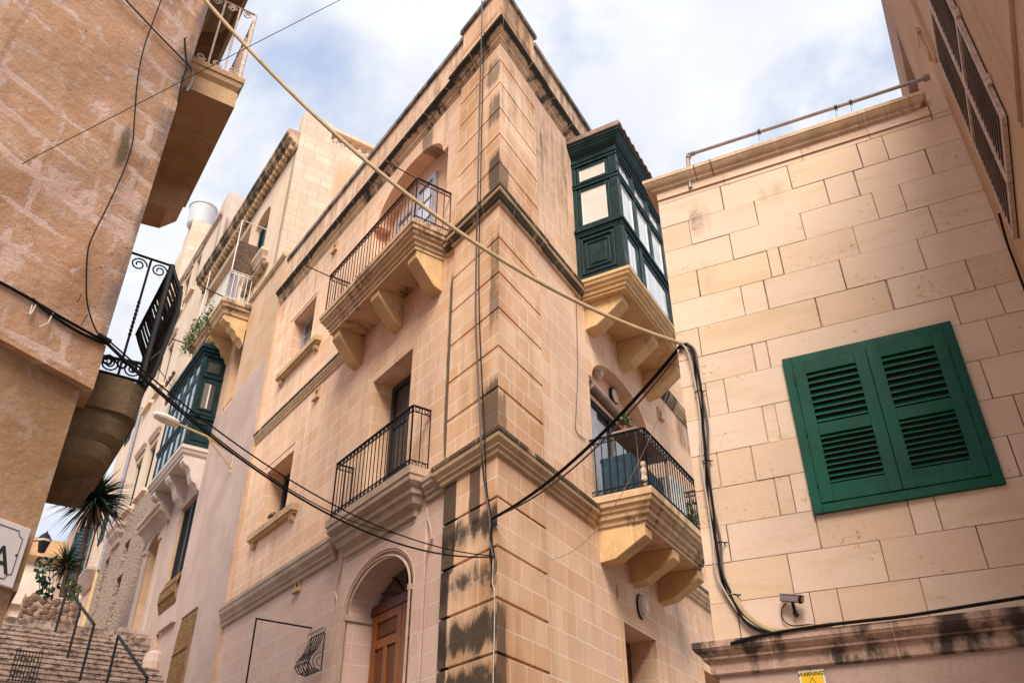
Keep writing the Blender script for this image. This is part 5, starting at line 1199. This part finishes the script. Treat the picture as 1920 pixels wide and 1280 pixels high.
# ================================================================== 4. THE GREEN-SHUTTERED HOUSE ON THE RIGHT (plane S)
sh = thing('shuttered_house', 'pale sawn limestone block house on the right with green louvred shutters', 'house', S.pt(1.2, -.4, GZ))
ys = [386, 429, 474, 521.6, 571, 624.7, 678, 727.5, 791, 857.7, 921.5, 990.5, 1059.6, 1133, 1206]
rows = [[(1354.6, 373.4), (1481.4, 334.7), (1613, 294), (1661.8, 281)], [(1294.5, 437.8), (1418.2, 401.3), (1551.4, 362.6), (1608, 347.6), (1743.4, 304.6)],
 [(1371.8, 465.7), (1505.8, 427), (1642.4, 388.4), (1694, 373.4)], [(1309.5, 532.3), (1442.7, 495.8), (1465.5, 489.3), (1605.9, 452.8), (1749.8, 412)],
 [(1393.3, 566.7), (1437.5, 553.8), (1580, 515), (1727.5, 474.3)], [(1312.5, 641.8), (1535, 586), (1668, 549.5), (1818.6, 510.8)], [(1414.8, 672), (1440.5, 663.3), (1792, 577.4), (1874.4, 558)],
 [(1327.6, 759.4), (1362.7, 751.4), (1600, 690), (1859.4, 626.8)], [(1434.4, 796.6), (1457.8, 788.6), (1700, 740), (1847, 706)], [(1347.8, 881.6), (1411.6, 865.7), (1650, 810), (1905.7, 759.4)],
 [(1456.7, 929.4), (1484.9, 918.8), (1700, 880), (1897.8, 844.4)], [(1366.4, 1019.8), (1532, 987.9), (1706.5, 961.3), (1757, 953.3)], [(1481.7, 1072.9), (1656, 1041), (1836.7, 1011.8)],
 [(1385, 1163.2), (1522, 1136.7), (1573.6, 1126), (1729.3, 1104.8)]]
zr = [S.at(1234+(y-386)*.131, y)[1] for y in ys]
m = MB(); tone = []; random.seed(5); g = .0036
for i, r_ in enumerate(rows):
    js = [0]+[S.at(*p)[0] for p in r_]+[2.6]
    for a, b in zip(js, js[1:]):
        e = random.uniform(-.003, .004); n0 = len(m.f); gg = g*random.uniform(.7, 1.25)
        m.box(S, a+(gg*random.choice((1, 1, 1.8)) if a else 0), b-gg*random.choice((1, 1, 2.0 if i < 7 else 1)), -.12, e, zr[i+1]+gg*random.uniform(.5, .9), zr[i]-gg*random.uniform(.5, .9))
        t_ = random.random(); t_ = min(1, max(0, t_*.6+(.4 if i > 8 else .0))); tone += [t_]*(len(m.f)-n0)  # lower courses shifted pinker: mauve cast of shadow put into the tone
for a, b in ((0, .62), (.62, 1.3), (1.3, 1.85), (1.85, 2.33), (2.338, 2.6)):
    n0 = len(m.f); m.box(S, a, b-.006, -.12, 0, zr[0]+.004, 5.297); tone += [random.random()]*(len(m.f)-n0)
    if a < 2.3: n0 = len(m.f); m.box(S, a, b-.003, -.12, .014, 5.302, 5.40); tone += [random.random()]*(len(m.f)-n0)
    else: n0 = len(m.f); m.box(S, a, b, -.12, .002, 5.302, 5.47); tone += [random.random()]*(len(m.f)-n0)
w_ = m.build('wall', M['sblock'], sh)
at = w_.data.attributes.new('tone', 'FLOAT', 'FACE'); at.data.foreach_set('value', tone)
bv = w_.modifiers.new('b', 'BEVEL'); bv.width = .007; bv.segments = 2
m = MB(); m.box(S, .006, 2.6, -6, -.009, 1.2, 5.4); m.build('mortar_core', M['joint'], sh)
m = MB(); m.slab(S, -.10, 2.335, -.4, .10, [(0, 5.51), (0, 5.475), (.008, 5.468), (.015, 5.455), (.03, 5.435), (.055, 5.42), (.06, 5.41), (.054, 5.407), (.058, 5.398), (.08, 5.39), (.1, 5.38)]); m.build('coping', M['scoping'], sh)
m = MB(); m.slab(S, -.13, 2.6, -.4, .13, [(0, 1.355), (0, 1.315), (.004, 1.312), (.012, 1.297), (.045, 1.275), (.055, 1.268), (.048, 1.264), (.05, 1.25), (.08, 1.243), (.085, 1.238), (.085, 1.165), (.1, 1.155)]); m.build('ledge', M['ledge'], sh)
m = MB(); m.box(S, .0, 2.6, -6, .012, GZ, 1.16); m.build('lower_wall', M['pinkwall'], sh)
# shutters
U0, U1, Z0, Z1 = .79, 1.967, 2.125, 3.36
m = MB(); m.ring(S, U0, U1, Z0, Z1, .065, .002, .035); m.box(S, U0+.01, U1-.01, .002, .008, Z0+.01, Z1-.01); fr = m.build('shutter_frame', M['green'], sh, bevel=.003)
lw = (U1-U0-.13-.008)/2
for i in range(2):
    a = U0+.067+i*(lw+.004); b = a+lw; m = MB(); za_, zb_ = Z0+.067, Z1-.067; q = .085; D_ = .042
    H = zb_-za_; p_hi = (za_+H*.53, zb_-.10); p_lo = (za_+.125, za_+H*.53-.09)
    m.box(S, a, a+q, .008, D_, za_, zb_); m.box(S, b-q, b, .008, D_, za_, zb_)
    m.box(S, a+q, b-q, .008, D_-.002, p_hi[1], zb_); m.box(S, a+q, b-q, .008, D_-.002, p_lo[1], p_hi[0]); m.box(S, a+q, b-q, .008, D_-.002, za_, p_lo[0])
    lf = m.build('shutter_leaf', M['green'], sh, bevel=.002)
    k = MB(); 
    for (z0, z1), n_ in ((p_hi, 8), (p_lo, 9)):
        for j in range(n_):
            z = z0+(z1-z0)*(j+.5)/n_; h = (z1-z0)/n_/2
            k.pdz(S, [(.012, z+h*.95), (.014, z+h*1.0), (.043, z-h*.35), (.045, z-h*.62), (.040, z-h*.66), (.010, z+h*.62)], a+q, b-q)
    k.build('louvres', M['green'], lf)
    k = MB(); k.box(S, a+q-.004, b-q+.004, .0085, .0095, p_lo[0]-.005, p_hi[1]+.005); k.build('shutter_void', M['dark'], lf)
    hx = a if i == 0 else b
    for z in (za_+.16, (za_+zb_)/2, zb_-.13): k = MB(); k.tube([S.pt(hx, .044, z-.04), S.pt(hx, .044, z+.04)], .006, 6); k.build('hinge', M['green_far'], lf)
# drainpipe rail over the coping
pa, pb, pc = S.px(1290, 322, .02), S.px(1290, 291, .02), S.px(1738, 146, .02)
m = MB(); m.tube([pa-V((0, 0, .2)), pa+(pb-pa)*.72, pb+(pc-pb)*.012, pb+(pc-pb)*.03], .018, 8); m.tube([pb+(pc-pb)*.02, pc], .016, 8); m.tube([pb-V((0, 0, .035)), pb+V((0, 0, .0)), pb+(pc-pb)*.03], .024, 8); m.tube([pc-(pc-pb)*.015, pc+(pc-pb)*.01], .03, 10)
tag(m.build('roof_pipe', M['steel']), 'grey pipe running just above the coping of the shuttered house', 'pipe')
for (x, y), l_ in (((1422, 248), 'small wire loop hung on the grey roof pipe near its middle'), ((1566, 203), 'left one of the two wire loops on the right half of the roof pipe'), ((1594, 193), 'rightmost wire loop on the grey roof pipe')):
    c = S.px(x, y, .02); m = MB(); m.circle(c, S.n, V((0, 0, 1)), .024, .005, 8, 3); m.circle(c+S.u*.012, S.n, V((0, 0, 1)), .026, .004, 8, 3); m.tube([c-V((0, 0, .02)), c-V((.01, 0, .11))], .002, 3); tag(m.build('wire_loop', M['iron']), l_, 'wire loop', 'wire loops on the roof pipe')
# security camera
t = thing('security_camera', 'small grey security camera on the block wall above the dark ledge', 'camera', S.px(1492, 1150, 0))
b0 = S.px(1493, 1152, .0); b1 = b0+S.n*.07+V((0, 0, .065)); m = MB(); m.tube([b0, b0+S.n*.04], .016, 8); m.tube([b0+S.n*.03, b1], .011, 6); m.build('bracket', M['iron'], t)
ax = (S.u*.93+S.n*.25-V((0, 0, .25))).normalized(); m = MB(); c0 = b1+V((0, 0, .02)); s1 = ax.cross(V((0, 0, 1))).normalized(); s2 = s1.cross(ax)
def obox(m, c, ax, s1, s2, L0, L1, w, h0, h1):
    P_ = [[c+ax*l+s1*(a*w)+s2*b for a, b in ((-1, h0), (1, h0), (1, h1), (-1, h1))] for l in (L0, L1)]
    m.world(P_[0][::-1], [(0, 0)]*4); m.world(P_[1], [(0, 0)]*4)
    for k in range(4): m.world([P_[0][k], P_[0][(k+1) % 4], P_[1][(k+1) % 4], P_[1][k]], [(0, 0)]*4)
obox(m, c0, ax, s1, s2, -.075, .055, .022, -.02, .022); m.build('housing', M['steel'], t, bevel=.004)
m = MB(); obox(m, c0, ax, s1, s2, -.08, .075, .026, .023, .028); m.build('sunshield', M['grey_frame'], t)
m = MB(); m.tube([c0+ax*.05, c0+ax*.075], .021, 12); m.build('lens', M['glass_dark'], t)
m = MB(); m.tube([c0+ax*.052, c0+ax*.066], .026, 12); m.build('lens_ring', M['iron'], t)
# warning sign
us, zs_ = S.at(1496, 1256, .02); ue, _ = S.at(1543, 1250, .02); zb0 = zs_-.24
t = thing('warning_sign', 'yellow WARNING! sign with black triangle under the dark ledge', 'sign', S.pt((us+ue)/2, .015, zb0))
m = MB(); m.box(S, us, ue, .013, .018, zb0, zs_-.004); m.build('backing', M['white'], t)
w = ue-us; m = MB(); m.box(S, us+w*.075, ue-w*.06, .018, .0195, zb0+.01, zs_-.014); m.build('yellow_face', M['yellow'], t)
text('WARNING!', S, us+w*.5, .0196, zs_-.037, w*.205, 'black', t, 1, align='CENTER', thick=.0004)
m = MB(); cx = us+w*.5; zt = zs_-.048; tr = [(cx, zt), (cx+w*.36, zt-w*.68), (cx-w*.36, zt-w*.68), (cx, zt)]
m.tube([S.pt(a, .0205, b) for a, b in tr], .0016, 4); bolt = [(cx+.008, zt-w*.22), (cx-.008, zt-w*.42), (cx+.004, zt-w*.42), (cx-.004, zt-w*.62), (cx+.016, zt-w*.36), (cx+.004, zt-w*.36)]
m.puz(S, bolt, .0196, .0215); m.build('symbol', M['black'], t)
m = MB(); m.tube([S.pt(cx, .02, zs_-.008), S.pt(cx-.003, .05, zs_+.012)], .002, 4); m.build('wire_tie', M['iron'], t)

# ================================================================== 5. THE FAR RIGHT HOUSE (plane T)
th = thing('brown_rendered_house', 'brown rendered house rising at the far right edge with tall slatted shutters', 'house', T.pt(1, -.5, GZ))
m = MB(); m.box(T, -1.2, .5, -4, 0, GZ, 8.9); m.box(T, .5, 3.05, -3.99, 0, GZ, 6.5); m.build('wall', M['brown'], th)  # unseen top stepped low so the sun clears it to the block wall
m = MB(); m.box(T, 2.04, 3.05, 0, .022, 3.23, 6.5); m.box(T, 1.99, 2.04, .0, .01, 3.23, 6.5); m.build('pilaster', M['brown'], th, bevel=.01)
m = MB(); m.pdz(T, [(0, 5.95), (.05, 5.95), (.05, 5.88), (.03, 5.74), (0, 5.72)], .16, .30); m.box(T, .14, .32, 0, .055, 5.95, 6.0); m.box(T, .40, .46, 0, .03, 5.45, 6.5); m.build('bracket', M['brown'], th)
U0, U1, Z0, Z1 = .62, 1.80, 3.5, 5.27
m = MB(); m.box(T, U0, U1, .002, .008, Z0, Z1); sf = m.build('shutter_backing', M['dark'], th)
cols = ((U0, 1.20), (1.22, U1))
m = MB()
for a, b in cols:
    m.box(T, a, a+.03, .008, .035, Z0, Z1); m.box(T, b-.03, b, .008, .035, Z0, Z1)
    for z in (Z0, Z0+.86, Z1-.03): m.box(T, a+.03, b-.03, .008, .034, z, z+.03)
m.build('shutter_frame', M['cream_iron'], th)
for a, b in cols:
    m = MB(); n_ = 30
    for j in range(n_):
        z = Z0+.035+(Z1-Z0-.07)*(j+.5)/n_
        if abs(z-(Z0+.875)) < .022: continue
        m.pdz(T, [(.010, z+.026), (.031, z+.002), (.031, z-.010), (.010, z+.012)], a+.03, b-.03)
    m.build('louvres', M['sheet'], th)
for u in (U0-.01, U1+.01):
    for z in (3.75, 4.35, 4.95): m = MB(); m.box(T, u-.014, u+.014, .004, .032, z, z+.08); m.build('hinge', M['cream_iron'], th)
m = MB(); facade(m, T, -5, -1.2, 5, 8.95, -.004, [dict(u0=-2.5, u1=-1.45, z0=6.9, z1=8.0, depth=.16)]); m.box(T, -5, -1.2, -3, -.3, 5, 8.95); m.poly(T, [(-5, -.004, 8.95), (-1.2, -.004, 8.95), (-1.2, -.4, 8.95), (-5, -.4, 8.95)]); m.build('wall', M['pinkwall'], th)
window(T, -2.48, -1.47, 6.92, 7.98, -.15, th, 'white', 'glass_pale', 1, 1, .07, .05)

# ================================================================== 6. CABLES
top = W.pt(.585, .02, 6.887)
anchor = S.px(1281, 645, .03)
cable('overhead_cable', sag(top, anchor, .64, 40), .0165, 'cable_beige', 'thick beige cable hanging across the whole view from the upper left', n=8, sub=1)
pA = A.px(925, 1043, .03); pW = W.px(196, 640, .03)
cable('overhead_cable', sag(pW, pA, .42, 30), .0085, 'cable', 'lower black cable of the pair slung between the left and corner houses', sub=1)
cable('overhead_cable', sag(pW+V((0, 0, .03)), pA+V((0, 0, .01)), .34, 30), .006, 'cable', 'upper black cable of the pair slung between the left and corner houses', sub=1)
cable('overhead_cable', sag(pW+V((0, 0, .01)), A.px(745, 1000, .05), .26, 24)[:], .006, 'cable', 'thin black cable reaching the wall below the lower left balcony', sub=1)
pK = A.px(922, 972, .03)
cable('overhead_cable', sag(pK, anchor+V((0, 0, .01)), .17, 24), .017, 'cable', 'thick black cable from the quoined corner to the block house corner', sub=1)
cable('overhead_cable', sag(pK+V((0, 0, .015)), anchor-V((0, 0, .03)), .23, 24), .009, 'cable_grey', 'thin grey cable slung just under the thick black one', sub=1)
cable('overhead_wire', sag(A.px(930, 985, .02), anchor-V((0, 0, .02)), .95, 30), .003, 'cable_white', 'thin white wire looping low between the quoined corner and the block house', 'wire', sub=1)
vp = [(904, -30), (903, 60), (899, 200), (896, 350), (893, 480), (892, 600), (897, 720), (902, 830), (909, 910), (918, 968), (919, 1010), (925, 1045)]
cable('wall_cable', [A.px(x, y, .035 if not (330 < y < 370 or 40 < y < 80 or 780 < y < 860) else .19) for x, y in vp], .013, 'cable_grey', 'grey cable running down the left side of the quoined corner')
cable('wall_cable', [A.px(x+(5 if y < 500 else 3)+(4 if 500 < y < 900 else 0), y, .03 if not (330 < y < 370 or 40 < y < 80 or 780 < y < 860) else .17) for x, y in vp[1:]], .008, 'cable', 'thinner black cable beside the grey one down the quoined corner')
cable('wall_cable', [A.px(x, y, .03) for x, y in ((925, 1045), (923, 1090), (927, 1110), (927, 1180), (925, 1250), (925, 1300))], .0065, 'cable_white', 'white cable running down the foot of the quoined corner')
cable('wall_cable', [A.px(x, y, .03) for x, y in ((919, 985), (921, 1010), (919, 1040), (923, 1060), (921, 1100))], .013, 'cable', 'short black cable bundle where the overhead cables meet the quoined corner')
cable('wall_cable', [B.px(x, y, WB+.012) for x, y in ((1080, 545), (1082, 620), (1083, 700), (1081, 760), (1080, 806), (1098, 824))], .006, 'cable_grey', 'thin wire down the wall left of the right balcony')
bp_ = [(1281, 643), (1297, 660), (1308, 720), (1316, 790), (1322, 860), (1330, 940), (1340, 1010), (1350, 1070), (1366, 1115), (1393, 1158), (1430, 1180), (1475, 1184), (1530, 1177)]
for k, (dx, mat, r_, lab) in enumerate(((0, 'cable', .0105, 'black cable of the bundle down the left edge of the block wall'), (7, 'cable_grey', .010, 'grey cable of the bundle down the left edge of the block wall'), (-5, 'cable_white', .007, 'thin white wire of the bundle down the left edge of the block wall'), (3, 'cable', .008, 'thin black cable twisted with the bundle down the left edge of the block wall'))):
    cable('wall_cable', [S.px(x+dx*(1 if i < 9 else .4)+(3*sin(i*2.2+k) if 0 < i < 9 else 0), y+(dx*.7 if i > 8 else 0), .02+.008*k) for i, (x, y) in enumerate(bp_)], r_, mat, lab)
cable('wall_cable', [S.px(x, y, .035) for x, y in ((1372, 1112), (1400, 1152), (1440, 1178), (1480, 1182), (1530, 1174), (1560, 1168))], .018, 'cable_beige', 'thick cream conduit curving onto the dark ledge')
cable('ledge_cable', [S.px(x, y, .14) for x, y in ((1370, 1206), (1420, 1192), (1500, 1178), (1560, 1170), (1620, 1163), (1700, 1154), (1800, 1138), (1925, 1118))], .011, 'cable', 'black cable lying along the top of the dark ledge')
cable('camera_cable', [S.px(1474, 1130, .06), S.px(1466, 1142, .03), S.px(1468, 1160, .02), S.px(1485, 1172, .02), S.px(1520, 1170, .03), S.px(1550, 1174, .1)], .004, 'cable', 'thin black lead looping down from the security camera')
for (x, y), l_ in (((1310, 735), 'topmost dark clip round the cable bundle on the block wall'), ((1323, 865), 'second dark clip down the cable bundle on the block wall'), ((1350, 1018), 'third dark clip down the cable bundle on the block wall'), ((1375, 1116), 'lowest dark clip where the cable bundle bends along the block wall')):
    c = S.px(x+1, y, .02); m = MB(); m.circle(c, S.u, S.n, .03, .005, 10, 4); m.tube([c+S.u*.03, c+S.u*.05], .005, 4); tag(m.build('cable_clip', M['iron']), l_, 'cable clip', 'clips on the cable bundle')
cable('wall_cable', [T.px(x, y, .03) for x, y in ((1873, 400), (1880, 425), (1890, 460), (1905, 500), (1922, 545))], .008, 'cable', 'black cable curling down at the right edge below the slatted shutters')
# on the peeling house
cable('wall_cable', [W.px(x, y, .02) for x, y in ((312, -25), (295, 20), (270, 90), (258, 150), (252, 225), (248, 270), (232, 320), (205, 380), (175, 440), (165, 470), (162, 520), (164, 570), (178, 615), (196, 640))], .0052, 'cable', 'thin black cable snaking down the peeling wall')
cable('wall_conduit', [W.px(x, y, .015) for x, y in ((215, -25), (240, 5), (290, 58), (348, 117))], .009, 'cable_grey', 'dark straight conduit at the top of the peeling wall', sub=1)
cable('wall_cable', [W.px(x, y, .02) for x, y in ((346, 72), (348, 100), (350, 125), (342, 150), (334, 190))], .008, 'cable', 'short black cable hanging near the corner of the peeling wall')
cable('wall_cable', [W.px(x, y, .02) for x, y in ((352, 118), (361, 135), (360, 155), (350, 172))], .012, 'cable_grey', 'short grey looped conduit by the corner of the peeling wall')
cable('overhead_wire', [W.px(42, 308, .02), W.px(60, 297, .05), T.px(1500, -443, .02)], .0028, 'cable', 'thin wire rising across the top left corner from a hook in the peeling wall', 'wire', sub=1)
cable('ledge_cable', [W.px(x, y, .03) for x, y in ((-30, 516), (0, 529), (60, 562), (110, 592), (160, 620), (196, 640), (206, 648))], .010, 'cable', 'black cable along the ledge of the peeling house')
cable('ledge_cable', [W.px(x, y, .035) for x, y in ((60, 560), (90, 585), (130, 612), (160, 628), (200, 645))], .010, 'cable', 'thick black cable sagging along the ledge of the peeling house')
m = MB(); m.tube([W.px(183, 628, .03), W.px(207, 642, .06)], .022, 8); tag(m.build('cable_joint_box', M['cable']), 'black cable joint at the corner of the peeling house', 'cable joint')
m = MB()
for a, b, c in (((60, 572), (55, 590), (62, 580)), ((68, 570), (58, 588), (56, 596)), ((100, 585), (90, 605), (73, 613))):
    m.tube([W.px(*a, .03), W.px(*b, .05), W.px(*c, .04)], .005, 4)
tag(m.build('frayed_ends', M['cable_white']), 'frayed pale cord ends hanging from the ledge cable', 'cord')
cable('overhead_wire', [C.px(322, 700, .1), C.px(330, 735, .15), W2.pt(1.8, .45, 4.2)], .006, 'cable', 'thin wire from the insulators over the stepped street', 'wire', sub=1)
m = MB()
for x, y, L in ((144, 566, .12), (152, 610, .16), (345, 75, .05)): q = W.px(x, y, 0); m.tube([q, q+W.n*.03+V((0, 0, L*.5))], .004, 4)
tag(m.build('wall_hooks', M['rust_iron']), 'rusty spikes standing in the peeling wall', 'hooks')

# ================================================================== camera, sky, light
cam = bpy.data.cameras.new('camera'); co = bpy.data.objects.new('camera', cam); COL.objects.link(co)
cam.sensor_width = 36; cam.lens = FPX/1920*36; cam.clip_start = .05; cam.clip_end = 2000
co.matrix_world = Matrix(((CR.x, CU.x, -CF.x, 0), (CR.y, CU.y, -CF.y, 0), (CR.z, CU.z, -CF.z, 0), (0, 0, 0, 1)))
SC.camera = co
SUN_EL, SUN_AZ = 48, 180           # degrees; azimuth clockwise from +Y
wd = bpy.data.worlds.new('World'); SC.world = wd; wd.use_nodes = True; nt = wd.node_tree
bg = nt.nodes['Background']; sky = nt.nodes.new('ShaderNodeTexSky'); sky.sky_type = 'NISHITA'; sky.sun_disc = False
sky.sun_elevation = radians(SUN_EL); sky.sun_rotation = radians(SUN_AZ); sky.air_density = 1.0; sky.dust_density = .6
class NW(N):
    def __init__(s, nt): s.nt = nt
w_ = NW(nt); tc = nt.nodes.new('ShaderNodeTexCoord').outputs['Generated']
v = w_.mp(tc, (1, 1, 1.2), (2.35, .7, .4))
c1 = w_.noise(v, 3.1, 7, .56, .25); c2 = w_.noise(w_.mp(tc, (1, 1, 1), (3.3, 1, 2)), 1.5, 3, .5)
cl = w_.rng(w_.math('ADD', w_.math('MULTIPLY', c1, .72), w_.math('MULTIPLY', c2, .4)), .45, .60)
sh_ = w_.rng(w_.noise(v, 5, 5, .6), .3, .7)
cloud = w_.mix(sh_, (4.45, 4.65, 5.05), (5.25, 5.3, 5.42))
blue = w_.mix(.8, sky.outputs[0], (2.6, 3.25, 4.7))
nt.links.new(w_.mix(w_.math('ADD', w_.math('MULTIPLY', cl, .88), .12), blue, cloud), bg.inputs['Color'])
bg.inputs['Strength'].default_value = .1
sl = bpy.data.lights.new('sun', 'SUN'); sl.energy = 2.8; sl.angle = radians(28); sl.color = (1, .93, .80)
so_ = bpy.data.objects.new('sun', sl); COL.objects.link(so_)
a_, e_ = radians(SUN_AZ), radians(SUN_EL); sd = V((sin(a_)*cos(e_), cos(a_)*cos(e_), sin(e_)))
so_.rotation_euler = sd.to_track_quat('Z', 'Y').to_euler()
SC.view_settings.view_transform = 'Standard'; SC.view_settings.look = 'None'; SC.view_settings.exposure = .98; SC.view_settings.gamma = 1
SC.cycles.max_bounces = 6; SC.cycles.diffuse_bounces = 4
for o in bpy.data.objects:
    if 'base' in o: del o['base']
